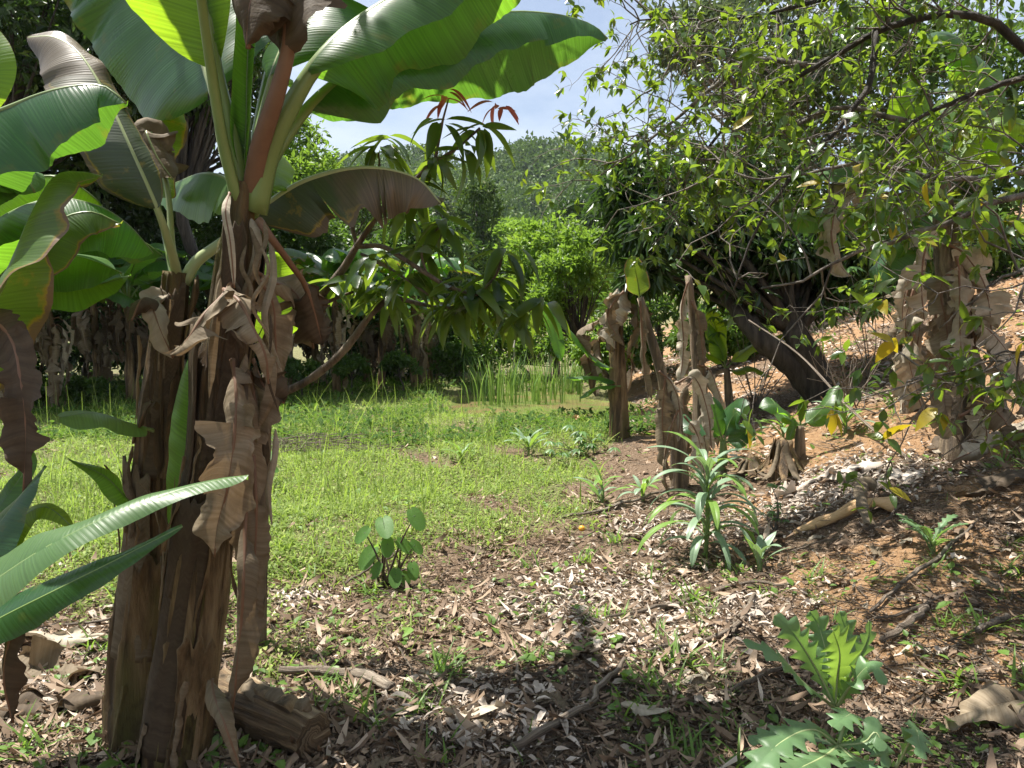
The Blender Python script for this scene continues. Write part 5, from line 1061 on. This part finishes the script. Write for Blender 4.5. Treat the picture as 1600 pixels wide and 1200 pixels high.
# palmate cassava plants
tplp = leaf_template(4, .26, .25, .2)
def cassava(base, label, heads, seed=1, stemh=None):
    t = thing('cassava_plant', base, label, 'plant'); loc = np.array(base); R = random.Random(seed); g = Geo(); gs = Geo()
    for (px, py, yy_, s) in heads:
        p = np.array(P(px, py, yy_))-loc; tube(gs, [(0, 0, 0), p*.5+np.array((R.uniform(-.05, .05), 0, .02)), p], [.008, .005, .003], 5, 8)
        for c_ in range(4):
            pc_ = p+rng.normal(size=3)*s*.7; tube(gs, [p, pc_], [.002, .0015], 4); az0 = R.uniform(0, 6.28)
            n = 7; az = az0+np.linspace(-1.9, 1.9, n); D = np.stack([np.cos(az), np.sin(az), np.full(n, -.25)], -1)
            place_leaves(g, tplp, np.tile(pc_, (n, 1)), norm(D), norm(np.tile((0, -.3, 1.), (n, 1))+rng.normal(size=(n, 3))*.1), np.full(n, s)*rng.uniform(.7, 1.1, n))
    gs.obj('stems', M['bark_grey'], t); o = g.obj('leaves', M['cassava_leaf'], t); o['kind'] = 'stuff'
b_ = G(905, 712); y_ = b_.y
cassava(b_, 'low cassava shoots with fingered leaves before the dead banana trunk', [(880, 690, y_, .12), (905, 672, y_, .12), (925, 690, y_, .12), (865, 700, y_-.3, .1), (940, 695, y_, .1)])
b_ = G(1180, 640); y_ = b_.y
cassava(b_, 'cassava bush with fingered leaves in front of the mango crown', [(1140, 470, y_, .17), (1180, 450, y_, .17), (1215, 480, y_, .17), (1240, 440, y_, .17), (1280, 455, y_, .16), (1160, 510, y_, .15), (1300, 500, y_, .15), (1110, 500, y_, .15)], 4)
b_ = G(1360, 600); y_ = b_.y
cassava(b_, 'thin cassava stalks with few fingered leaves at the top of the bank', [(1330, 430, y_, .17), (1365, 470, y_, .17), (1385, 450, y_, .16), (1350, 500, y_, .15), (1310, 480, y_, .15)], 5)
b_ = G(1210, 830); y_ = b_.y
cassava(b_, 'low weedy seedling with small leaves near the golden sheath', [(1208, 765, y_, .05), (1215, 790, y_, .05), (1200, 805, y_, .04), (1222, 812, y_, .04)], 6)

# orange flower sprig near the pond
b_ = G(900, 668); t = thing('flower', b_, 'small orange leafed sprout in front of the pond', 'plant')
g = Geo(); tube(g, [(0, 0, 0), (0, 0, .12)], [.004, .003], 5); g.obj('stem', M['petiole'], t)
g = Geo(); n = 12; D = rand_dirs(n, (0, 0, .5)); place_leaves(g, leaf_template(3, .4, .3, .2), np.tile((0, 0, .12), (n, 1)).astype(float), D, rand_dirs(n, (0, 0, 2)), np.full(n, .07)); g.obj('petals', M['sheath_gold'], t)

# ------------------------------------------------------------------ reeds in the pond
R = random.Random(9)
for q in range(22):
    px = R.uniform(745, 905); py = R.uniform(618, 648) if q % 3 else R.uniform(600, 620); p = G(px, py); p.z = -.1
    g = Geo()
    for s in range(12):
        bx, by = R.gauss(0, .12), R.gauss(0, .10); a = R.uniform(0, 6.28); h = R.uniform(.55, 1.0); ln = R.uniform(.04, .42)
        blade(g, [(bx, by, 0), (bx+ln*.3*math.cos(a), by+ln*.3*math.sin(a), h*.6), (bx+ln*math.cos(a), by+ln*math.sin(a), h)], .013, up=(math.cos(a), math.sin(a), .1), t0=0, n=5, m=1, wfn=lambda t: 1-t**3, wav=0, dl=(0, 0), dr=(0, 0), seed=s)
    o = g.obj('reed_clump', M['reed_leaf']); o.location = p
    tag(o, 'clump of upright green reeds standing in the brown pond water', 'reeds', 'reed clumps in the pond')
for px in (718, 803, 860): # pale posts on the far bank
    b_ = gb(px, 18); g = Geo(); tube(g, [(0, 0, -.05), (.01, 0, .5), (0, .01, 1.0)], [.035, .032, .03], 8, 5); o = g.obj('post', M['post_wood']); o.location = b_
    tag(o, {718: 'pale fence post left of the reeds on the far bank', 803: 'pale fence post in the middle behind the reeds', 860: 'pale fence post behind the right part of the reeds'}[px], 'post')

# ------------------------------------------------------------------ fallen wood and leaf pieces
def stick(pts, rads, label, name='fallen_branch', mat='stick_wood', cat='branch', group=None, lift=.03, side=True):
    W_ = [G(px, py, lift*.6+max(rads)*.5) for px, py in pts]; b_ = W_[0].copy()
    t = thing(name, b_, label, cat, group); loc = np.array(b_); pp = catmull([np.array(q)-loc for q in W_], 24)
    pp[:, 2] += np.array([abs(nz(p, 5, len(pts)))*.03 for p in pp])
    rads = [r_*.72 for r_ in rads]; pp = pp+np.cumsum(rng.normal(size=pp.shape)*.004*np.array((1, 1, .15)), 0); g = Geo(); tube(g, pp, rads, 9); Vv = g.V[0]
    for i_ in range(len(Vv)): Vv[i_] += np.array((nz(Vv[i_], 30), nz(Vv[i_], 30, 4), nz(Vv[i_], 30, 8)))*rads[0]*.3
    g.obj('wood', M[mat], t)
    if side:
        for s in range(2):
            i_ = random.randint(5, 20); d = norm(rng.normal(size=3)*np.array((1, 1, .25))); g = Geo(); tube(g, [pp[i_], pp[i_]+d*.05, pp[i_]+d*.11+np.array((0, 0, .01))], [rads[0]*.45, rads[0]*.2], 5, 5); g.obj('side_twig', M[mat], t)
    return t
S = 'fallen branches on the leaf litter'
stick([(950, 978), (1040, 956), (1100, 933), (1169, 919), (1237, 928)], [.008, .014, .016, .014, .006], 'long pale fallen branch curving across the litter in front of the tall lettuce')
stick([(1178, 941), (1156, 994), (1100, 1019), (1012, 1034)], [.014, .018, .014, .010], 'crooked grey branch with an upturned right end')
stick([(975, 1047), (934, 1094), (925, 1119), (862, 1150), (790, 1182)], [.012, .017, .019, .022, .02], 'thick fallen branch running to the bottom edge')
stick([(1237, 1050), (1169, 1081), (1125, 1100)], [.010, .014, .012], 'short branch left of the large lobed leaves')
stick([(803, 1019), (809, 1037), (806, 1075)], [.008, .010, .008], 'short pale upright looking stick in the centre foreground', side=False)
stick([(884, 956), (934, 984), (987, 1012)], [.006, .012, .014], 'dark fallen stick under the long pale branch')
stick([(1525, 825), (1471, 879), (1417, 917), (1358, 967)], [.008, .016, .014, .010], 'straight fallen branch on the orange slope below the lobed plant')
stick([(1450, 960), (1417, 987), (1375, 1012)], [.018, .024, .018], 'thick short dead branch above the glowing lobed leaf', side=False)
stick([(1479, 940), (1417, 967), (1370, 978)], [.007, .011, .007], 'thin stick lying just above the thick short branch')
stick([(1571, 975), (1553, 988), (1537, 1002)], [.018, .020, .016], 'stubby broken stick near the right edge', side=False)
stick([(1179, 937), (1165, 960), (1150, 1000)], [.012, .012, .010], 'pale grey stick leaning down beside the crooked branch')
stick([(440, 1064), (500, 1064), (560, 1072), (618, 1088)], [.020, .026, .032, .030], 'rough ringed log on the ground right of the tall stem', name='log', cat='log', mat='stick_wood')
stick([(540, 925), (590, 895), (640, 865)], [.010, .013, .008], 'dark stick propped through the taro plant', lift=.06)
stick([(590, 965), (640, 1040), (655, 1075)], [.005, .006, .005], 'thin arching twig beside the log', lift=.03, side=False)
stick([(880, 815), (960, 800), (1060, 770)], [.014, .018, .012], 'long brown dry leaf stalk behind the tall lettuce')
stick([(1410, 800), (1370, 830), (1310, 850), (1240, 870)], [.010, .010, .008, .006], 'thin stick running beside the golden sheath')
stick([(1000, 820), (1100, 815), (1300, 812)], [.006, .008, .006], 'thin straight stalk lying left of the golden sheath', side=False)
stick([(1560, 1080), (1470, 1060), (1410, 1052)], [.008, .010, .006], 'thin bent stick in the lower right litter')
stick([(20, 990), (110, 985), (170, 975)], [.008, .010, .008], 'thin pale stick on the litter left of the brown stem', side=False)
# cut banana trunk
b_ = G(345, 1130, .05); t = thing('cut_banana_trunk', b_, 'cut piece of banana trunk lying at the foot of the tall stem', 'log')
e_ = G(475, 1188, .07); loc = np.array(b_)
local_tube(t, 'trunk', 'log_wood', [G(340, 1115, .08), G(400, 1145, .085), G(455, 1172, .08), G(492, 1190, .075)], [.070, .078, .074, .066], 48, 40, rough=.008, seed=3, ridge=.010)
for q in range(5):
    g = Geo(); blade(g, [np.array(G(350+q*26, 1125+q*12, .16))-loc, np.array(G(390+q*22, 1150+q*9, .175))-loc, np.array(G(420+q*18, 1180, .11))-loc], .03, t0=0, up=(0, -.6, 1), dl=(-5, 50), dr=(0, 40), crump=.03, n=20, m=4, seed=q, wfn=w_lance); g.obj('sheath', M['cut_stem' if q % 2 else 'dead_leaf'], t)
# golden dry sheath
b_ = G(1320, 830); t = thing('dry_sheath', b_, 'golden brown dry banana sheath folded on the slope', 'dry leaf'); loc = np.array(b_)
g = Geo(); blade(g, [np.array(G(1240, 838, .02))-loc, np.array(G(1300, 822, .07))-loc, np.array(G(1345, 808, .10))-loc, np.array(G(1395, 800, .08))-loc], .10, t0=0, up=(0, -.5, 1), dl=(-20, 70), dr=(-10, 50), n=40, m=7, seed=4, wfn=lambda t: .25+.75*t, crump=.02); o = g.obj('sheath', M['sheath_gold'], t); md = o.modifiers.new('thick', 'SOLIDIFY'); md.thickness = .008
g = Geo(); blade(g, [np.array(G(1360, 845, .10))-loc, np.array(G(1345, 815, .16))-loc, np.array(G(1350, 790, .15))-loc, np.array(G(1370, 780, .09))-loc], .055, t0=0, up=(-.2, -.9, .6), dl=(-10, 60), dr=(0, 60), n=24, m=5, seed=6, wfn=lambda t: .8+.2*t, crump=.02); g.obj('sheath', M['dead_leaf'], t)
# stumps
def stump(base, label, h, r):
    t = thing('banana_stump', base, label, 'stump'); R = random.Random(int(base.x*99))
    g = Geo(); tube(g, [(0, 0, -.05), (0, 0, h*.5), (.02, 0, h)], [r, r*.9, r*.75], 16, 10); Vv = g.V[0]
    for i_ in range(len(Vv)): a = math.atan2(Vv[i_][1], Vv[i_][0]); f = 1+.25*nz((math.cos(a)*3, math.sin(a)*3, Vv[i_][2]*2), 2); Vv[i_][:2] *= f; Vv[i_][2] += .05*nz((a, 3, 1), 2) if Vv[i_][2] > h*.8 else 0
    g.obj('core', M['stem_brown'], t)
    for q in range(12):
        a = q*.55+R.uniform(-.2, .2); dx = np.array((math.cos(a), math.sin(a), 0)); o_ = R.uniform(.02, .1)
        b_leaf(None, [dx*r*.8+(0, 0, h*R.uniform(.85, 1.1)), dx*(r+.02)+(0, 0, h*.6), dx*(r+.03+o_)+(0, 0, h*.2), dx*(r+.06+o_*2)+(0, 0, .02)], .035, M['dead_leaf' if q % 2 else 'stem_brown'], rib=False, name='fibre_strip', up=dx, t0=0, n=14, m=2, crump=.03, seed=q, dl=(0, 50), dr=(0, 50)).parent = t
stump(G(1222, 745), 'fibrous brown banana stump beside the young banana plant', .28, .085)
stump(G(1172, 740), 'small rotten banana stump left of the larger one', .14, .06)
# bare twigs on the bank
b_ = G(1325, 640); t = thing('bare_shrub', b_, 'leafless pale twigs rising from the bank before the mango trunk', 'shrub'); g = Geo(); R = random.Random(8)
for q in range(14):
    e = P(R.uniform(1255, 1400), R.uniform(480, 590), b_.y+R.uniform(-.3, .3)); v = np.array(e)-np.array(b_); tube(g, [(R.uniform(-.08, .08), 0, 0), v*.5+rng.normal(size=3)*.04, v], [.008, .005, .002], 5, 10)
    tube(g, [v*.6, v*.8+rng.normal(size=3)*.12], [.004, .0015], 4, 4)
g.obj('twigs', M['stick_wood'], t)
# long fallen pole leaning before the mango trunk
t = thing('leaning_pole', G(1420, 720), 'thin pale pole leaning down the bank in front of the mango trunk', 'pole'); local_tube(t, 'wood', 'stick_wood', [G(1425, 725, .01), P(1330, 640, tb.y-2.0), P(1250, 555, tb.y-1.2), P(1170, 500, tb.y-.6)], [.012, .012, .010, .007], 7, 20, .002)

# hero dry leaves, each its own object
tpls = []
for q in range(8):
    g = Geo(); L_ = 1.0; a = random.uniform(-.5, .5)
    blade(g, [(0, 0, 0), (.33, a*.1, .10*random.random()), (.66, a*.25, .16*random.random()), (1, a*.4, .0)], random.choice([.13, .18, .24, .3]), t0=0, n=12, m=3, dl=(-45*random.random(), random.uniform(-60, 60)), dr=(-45*random.random(), random.uniform(-60, 60)), crump=.22, seed=q+70, wfn=[w_lance, lambda t: .75+.25*np.sin(t*9)*np.sin(t*5), lambda t: np.sin(PI*np.clip(t*.8+.1, 0, 1))**.35][q % 3], wav=.05)
    tpls.append(g.mesh('dry_leaf', M[['dead_leaf', 'dead_leaf_pale', 'litter', 'dead_leaf_pale', 'litter_pale'][q % 5]]))
R = random.Random(77)
from mathutils import Euler
cnt = 0
while cnt < 290:
    px, py = R.uniform(0, 1600), R.uniform(720, 1195)**1.0; p = G(px, py, .012)
    if R.random() < float(grass_mask(p.x, p.y))*.97 or p.y > 9: continue
    o = link('dry_leaf', R.choice(tpls)); s = R.uniform(.05, .14); o.location = p; o.scale = (s, s, s); o.rotation_euler = Euler((R.gauss(0, .13), R.gauss(0, .13), R.uniform(0, 6.28)))
    ti = tpls.index(o.data); look = ['brown narrow', 'pale narrow', 'mottled', 'pale ribbed', 'bleached', 'curled brown', 'curled pale', 'cracked'][ti]
    sx = 'left of the two brown stems' if px < 200 else 'between the stems and the thick bottom branch' if px < 800 else 'in front of the tall lettuce' if px < 1150 and py > 870 else 'around the lobed leaf plants' if py > 930 else 'on the sunny slope behind the lettuce'
    tag(o, '%s dry leaf lying %s' % (look, sx), 'dry leaf', 'dry leaves lying on the ground'); cnt += 1
# big crumpled dead banana leaves on the ground
for q, (px, py, W_, L_, mt, lb) in enumerate([
    (60, 1060, .12, .6, 'dead_leaf', 'crumpled dead banana leaf in the bottom left corner litter'), (110, 1110, .10, .55, 'dead_leaf_dark', 'dark dead banana leaf left of the brown stem base'),
    (90, 1010, .08, .5, 'dead_leaf_pale', 'pale dead banana leaf below the long green sucker leaf'), (1560, 765, .07, .5, 'dead_leaf_dark', 'black grey rolled leaf on the orange bank at the right edge'),
    (1540, 700, .10, .6, 'dead_leaf_pale', 'pale dead banana leaf heaped below the large right plant'), (1570, 660, .10, .5, 'dead_leaf', 'brown dead banana leaf leaning on the right bank'),
    (1400, 755, .08, .45, 'litter_pale', 'bleached dead leaf above the golden sheath'), (1260, 765, .10, .45, 'litter_pale', 'white bleached leaf sheet left of the golden sheath'),
    (1500, 690, .09, .6, 'dead_leaf_dark', 'dark rotting leaf stalk at the base of the large right plant'), (1575, 1120, .09, .45, 'dead_leaf', 'brown curled dead leaf in the lower right corner'),
    (1010, 1130, .035, .2, 'dead_leaf_pale', 'pale flat leaf scrap in the centre bottom litter'), (740, 1130, .045, .25, 'dead_leaf_pale', 'bleached leaf sheet in the sun patch at the bottom'), (1330, 745, .1, .4, 'litter_pale', 'bleached leaf heap on the slope behind the golden sheath'),
    (250, 1110, .05, .3, 'dead_leaf', 'brown dead leaf at the foot of the two stems')]):
    b_ = G(px, py, .03); a = R.uniform(-.6, .6)+(PI if R.random() < .5 else 0); dx = np.array((math.cos(a), math.sin(a)*.5, 0)); g = Geo(); pts_ = []
    for s in range(5):
        w_ = np.array(b_)+dx*L_*(s/4-.5); w_[2] = Hh(w_[0], w_[1])+.03+.03*R.random(); pts_.append(w_-np.array(b_))
    blade(g, pts_, W_, t0=0, n=34, m=6, dl=(-20, 60), dr=(-20, 60), crump=.09, tears=3, seed=q+300, wav=.04)
    o = g.obj('dead_banana_leaf', M[mt]); o.location = b_; tag(o, lb, 'dry leaf')

# ------------------------------------------------------------------ ground cover as stuff
def scatter(n, ymin, ymax, fn, power=1.6):
    """points in the view wedge, denser near the camera"""
    out = []
    while sum(len(a) for a in out) < n:
        k = n*2; u = rng.random(k); y = (ymin**(1-power)+u*(ymax**(1-power)-ymin**(1-power)))**(1/(1-power))
        x = (rng.random(k)*1.7-.85)*(y*.80+.5); keep = rng.random(k) < fn(x, y); out.append(np.stack([x[keep], y[keep]], -1))
    q = np.concatenate(out)[:n]; return np.column_stack([q, height(q[:, 0], q[:, 1])])
# litter scraps
patchy = lambda x, y: np.clip(.55+.5*np.sin(x*3.1+y*1.7)*np.sin(y*2.9-x)+.45*np.sin(x*7.3-y*4.1+1)*np.sin(y*8.7+x*2.3)+.3*np.sin(x*17+y*9)*np.sin(y*19-x*7), .06, 1)
p = scatter(46000, 1.9, 14, lambda x, y: (1-grass_mask(x, y)*.93)*(1-.85*orange_mask(x, y))*(pond_r(x, y) > 1.2)*patchy(x, y), 1.75)
n = len(p); az = rng.uniform(0, 2*PI, n); D = norm(np.stack([np.cos(az), np.sin(az), rng.normal(size=n)*.13], -1)); Nn = norm(np.stack([rng.normal(size=n)*.38, rng.normal(size=n)*.38, np.ones(n)], -1))
sz = np.clip(rng.lognormal(-3.72, .68, n), .010, .085); wsc = rng.uniform(.45, 1.5, n); p[:, 2] += rng.uniform(.002, .022, n)
g = Geo(); h = n//3
place_leaves(g, leaf_template(3, .48, .45, .6, flat=True), p[:h], D[:h], Nn[:h], sz[:h], wsc[:h]); place_leaves(g, leaf_template(3, .17, -.35, 1.2, flat=True), p[h:2*h], D[h:2*h], Nn[h:2*h], sz[h:2*h]*1.8, wsc[h:2*h]); place_leaves(g, leaf_template(3, .33, .8, .9), p[2*h:], D[2*h:], Nn[2*h:], sz[2*h:], wsc[2*h:])
tag(g.obj('leaf_litter', M['litter']), 'thick litter of broken dry brown leaves covering the bare ground', 'leaf litter', kind='stuff')
pc = scatter(90000, 1.9, 11, lambda x, y: (1-grass_mask(x, y)*.8)*(pond_r(x, y) > 1.2), 1.8); n = len(pc); az = rng.uniform(0, 2*PI, n)
g = Geo(); pc[:, 2] += rng.uniform(.001, .012, n); leaves_diamond(g, pc, norm(np.stack([np.cos(az), np.sin(az), rng.normal(size=n)*.3], -1)), norm(rng.normal(size=(n, 3))*.5+np.array((0, 0, 1.))), rng.uniform(.006, .022, n), rng.uniform(.003, .012, n))
tag(g.obj('leaf_crumbs', M['litter'], smooth=False), 'fine brown crumbs of rotted leaf between the larger dry leaves', 'leaf litter', kind='stuff')
# bleached patches
ctr = [(1290, 765, .5), (1380, 755, .5), (1240, 790, .35), (760, 1130, .35), (1010, 1000, .3), (960, 920, .5), (1150, 960, .3), (470, 940, .15), (60, 1060, .6), (1300, 740, .4), (860, 960, .3), (1060, 830, .5)]
pp = []
for px, py, r in ctr:
    c_ = G(px, py); k = int(1300*r); q = np.stack([c_.x+rng.normal(size=k)*r*.6, c_.y+rng.normal(size=k)*r*.5], -1); pp.append(q)
q = np.concatenate(pp); p = np.column_stack([q, height(q[:, 0], q[:, 1])+rng.uniform(.005, .035, len(q))]); n = len(p); az = rng.uniform(0, 2*PI, n)
g = Geo(); place_leaves(g, leaf_template(4, .34, .4, .8), p, norm(np.stack([np.cos(az), np.sin(az), rng.normal(size=n)*.2], -1)), norm(np.stack([rng.normal(size=n)*.4, rng.normal(size=n)*.4, np.ones(n)], -1)), np.clip(rng.lognormal(-3.25, .5, n), .02, .10))
tag(g.obj('bleached_litter', M['litter_pale'], smooth=False), 'bleached pale leaf scraps lying in sunny patches of the slope', 'leaf litter', kind='stuff')
# litter and weeds on the far bank
def bank(n):
    q = np.column_stack([rng.uniform(1.3, 12, n*3), rng.uniform(6.5, 19, n*3)]); kp = (np.abs(q[:, 0]/q[:, 1]) < .72) & (rng.random(n*3) < patchy(q[:, 0], q[:, 1])*sstep(1.2, 2.6, q[:, 0]-.05*(q[:, 1]-5))); q = q[kp][:n]
    return np.column_stack([q, height(q[:, 0], q[:, 1])+rng.uniform(.003, .02, len(q))])
for nm, n, lo, hi_, mt, lb, ct, tp, ez in (('bank_litter', 15000, .03, .10, 'litter', 'dry leaf scraps strewn over the orange bank behind', 'leaf litter', leaf_template(3, .4, .35, .6, flat=True), .15),
                                ('bank_litter', 2600, .05, .14, 'litter_pale', 'bleached leaf scraps on the far orange bank', 'leaf litter', leaf_template(3, .35, .35, .6, flat=True), .15),
                                ('bank_weeds', 5200, .04, .12, 'weed_leaf', 'low green weeds dotted over the far orange bank', 'weeds', leaf_template(2, .3, .3, .3, flat=True), .8)):
    q = bank(n); n = len(q)
    if nm == 'bank_weeds': q = q[(np.sin(q[:, 0]*2.1+q[:, 1])*np.sin(q[:, 1]*1.7-q[:, 0]) > .15)]; n = len(q)
    az = rng.uniform(0, 2*PI, n); g = Geo(); place_leaves(g, tp, q, norm(np.stack([np.cos(az), np.sin(az), rng.normal(size=n)*.15+ez], -1)), norm(rng.normal(size=(n, 3))*.35+np.array((0, 0, 1.))), rng.uniform(lo, hi_, n))
    tag(g.obj(nm, M[mt]), lb, ct, kind='stuff')
# small twigs in litter
p = scatter(5200, 2.0, 9, lambda x, y: (1-grass_mask(x, y)*.9), 1.8); g = Geo()
for q in p:
    a = rng.uniform(0, PI); l = rng.uniform(.05, .28); d = np.array((math.cos(a), math.sin(a), rng.normal()*.08))*l; s_ = q+np.array((0, 0, .015)); tube(g, np.array([s_-d/2, s_+rng.normal(size=3)*.05*l*np.array((1, 1, .2)), s_+d/2]), [rng.uniform(.0015, .005), .002], 3, cap=False)
tag(g.obj('small_twigs', M['stick_wood']), 'many thin dry twigs scattered through the leaf litter', 'twigs', kind='stuff')
# debris pile in the grass
g = Geo()
c_ = G(490, 705)
for q in range(260):
    x, y = c_.x+rng.normal()*.55, c_.y+rng.normal()*.25; a = rng.uniform(0, PI); l = rng.uniform(.1, .4); d = np.array((math.cos(a), math.sin(a)*.6, rng.normal()*.15))*l; s_ = np.array((x, y, Hh(x, y)+.03+.16*rng.random()*math.exp(-((x-c_.x)/.6)**2))); tube(g, np.array([s_-d/2, s_, s_+d/2]), [.006, .003], 4)
tag(g.obj('debris_pile', M['stick_wood']), 'low heap of dry cut stalks lying in the grass', 'debris pile', kind='stuff')

# grass and herb cover
def cover(name, n, ymin, ymax, fn, size, mat, label, tpl, up=.8, power=1.7, zj=.02, cat='grass'):
    p = scatter(n, ymin, ymax, fn, power); n = len(p); az = rng.uniform(0, 2*PI, n); e = rng.normal(size=n)*.35+up
    D = norm(np.stack([np.cos(az)*np.cos(e), np.sin(az)*np.cos(e), np.sin(e)], -1)); Nn = norm(np.stack([-np.cos(az)*np.sin(e), -np.sin(az)*np.sin(e), np.cos(e)], -1)+rng.normal(size=(n, 3))*.15)
    p[:, 2] += rng.uniform(0, zj, n); s = size*rng.lognormal(0, .35, n)*np.interp(p[:, 1], [3, 12], [.9, 1.5])
    g = Geo(); place_leaves(g, tpl, p, D, Nn, s); return tag(g.obj(name, M[mat], smooth=False), label, cat, kind='stuff')
gf = lambda x, y: grass_mask(x, y)**1.9*(pond_r(x, y) > .98)*(.45+.55*(np.sin(x*2.2+1)*np.sin(y*1.7+x*.6)+.75 > 0))
cover('ground_herbs', 84000, 2.6, 20, gf, .025, 'grass_leaf', 'low bright green herb cover over the sunlit clearing', leaf_template(2, .5, .3, .3, flat=True), .35, 1.5, .05)
cover('short_grass', 44000, 2.8, 20, gf, .065, 'grass_leaf', 'short bright grass blades growing through the clearing', leaf_template(3, .08, .35, .3, lambda t: 1-t**2*.9, flat=True), 1.0, 1.5, .0)
cover('tall_grass', 3000, 4.5, 17, lambda x, y: gf(x, y)*((x < -.6) | (y > 8))*(np.sin(x*1.7+y*.4)*np.sin(y*1.1+2) > -.1), .17, 'grass_leaf', 'thin tall grass stems standing in the clearing', leaf_template(4, .022, .30, .2, lambda t: 1-t**2*.9), 1.3, 1.3, .0)
cover('grass_stems', 700, 4.5, 14, lambda x, y: gf(x, y)*(x < .2), .30, 'grass_leaf', 'thin upright seed stalks standing above the grass', leaf_template(4, .012, .15, .2, lambda t: 1-t**3*.7, flat=True), 1.42, 1.2, .0)
cover('dark_weeds', 16000, 9, 19, lambda x, y: (pond_r(x, y) > 1.0)*(x < 2.5)*(np.sin(x*2)*np.sin(y*1.3)+.5 > 0), .06, 'weed_leaf', 'darker weeds along the far side of the clearing and pond', leaf_template(2, .45, .3, .3), .5, 1.1, .10, 'weeds')
# sparse tufts in the litter and bank weeds
g = Geo(); R = random.Random(4); spots = [G(px, py) for px, py in [(1090, 1060), (1120, 1050), (1150, 1070), (1060, 1040), (980, 1110), (1000, 1130), (1050, 950), (1100, 960), (960, 870), (1020, 910), (830, 890), (860, 960), (700, 1060), (1200, 930), (1060, 1150), (960, 850), (1110, 890), (1150, 900), (1030, 1000), (1400, 660), (1385, 650), (1590, 860), (300, 1190), (1480, 870), (500, 1075), (505, 1120), (1080, 1075), (1130, 1085)]]
for _ in range(100):
    q = scatter(1, 2.2, 9, lambda x, y: 1-grass_mask(x, y)*.7, 1.5)[0]; spots.append(Vector(q))
P_, D_, S_ = [], [], []
for sp_ in spots:
    k = R.randint(8, 26); s = R.uniform(.05, .13)
    for _ in range(k):
        a = R.uniform(0, 6.28); e = R.uniform(.5, 1.4); x, y = sp_.x+R.gauss(0, .035), sp_.y+R.gauss(0, .035); P_.append((x, y, Hh(x, y))); D_.append((math.cos(a)*math.cos(e), math.sin(a)*math.cos(e), math.sin(e))); S_.append(s*R.uniform(.6, 1.3))
P_, D_, S_ = map(np.array, (P_, D_, S_)); place_leaves(g, leaf_template(4, .09, .45, .3, lambda t: 1-t**2*.9), P_, D_, norm(np.cross(D_, np.cross([[0, 0, 1.]], D_))), S_)
tag(g.obj('grass_tufts', M['herb_leaf']), 'small green grass tufts sprouting through the dry litter', 'grass', kind='stuff')
cover('seedlings', 2300, 2.2, 10, lambda x, y: (1-grass_mask(x, y)*.6)*(np.sin(x*2.6+2)*np.sin(y*2.1+x)+.15 > 0), .035, 'herb_leaf', 'tiny round leaved seedlings scattered over the litter', leaf_template(3, .7, .2, .2), .3, 1.6, .05, 'seedlings')

# orange fruit on the litter
for q, (px, py, lb) in enumerate([(909, 832, 'small orange fruit lying on the litter')]):
    b_ = G(px, py); t = thing('fruit', b_, lb, 'fruit'); bpy_g = Geo(); th = np.linspace(0, PI, 9)
    tube(bpy_g, [(0, 0, .045*(1-math.cos(a))/2) for a in th], [.022*math.sin(a)+.0008 for a in th], 12); bpy_g.obj('skin', M['fruit_orange'], t)
    g = Geo(); tube(g, [(0, 0, .043), (.003, 0, .055)], .002, 5); g.obj('stalk', M['petiole'], t)

# ------------------------------------------------------------------ haze
g = Geo(); x0, x1, y0, y1, z0, z1 = -470, 470, -20, 640, -3.5, 85
g.add([(x0, y0, z0), (x1, y0, z0), (x1, y1, z0), (x0, y1, z0), (x0, y0, z1), (x1, y0, z1), (x1, y1, z1), (x0, y1, z1)], [(0, 3, 2, 1), (4, 5, 6, 7), (0, 1, 5, 4), (1, 2, 6, 5), (2, 3, 7, 6), (3, 0, 4, 7)])
hm = bpy.data.materials.new('haze'); hm.use_nodes = True; t = hm.node_tree; t.nodes.clear(); out = nd(t, 'ShaderNodeOutputMaterial'); pv = nd(t, 'ShaderNodeVolumePrincipled')
pv.inputs['Color'].default_value = (.80, .88, 1, 1); pv.inputs['Density'].default_value = .00016; pv.inputs['Anisotropy'].default_value = .3
t.links.new(pv.outputs[0], out.inputs['Volume'])
USE_HAZE = True
if USE_HAZE: tag(g.obj('haze', hm, smooth=False), 'thin bluish air haze over the valley', 'haze', kind='stuff')
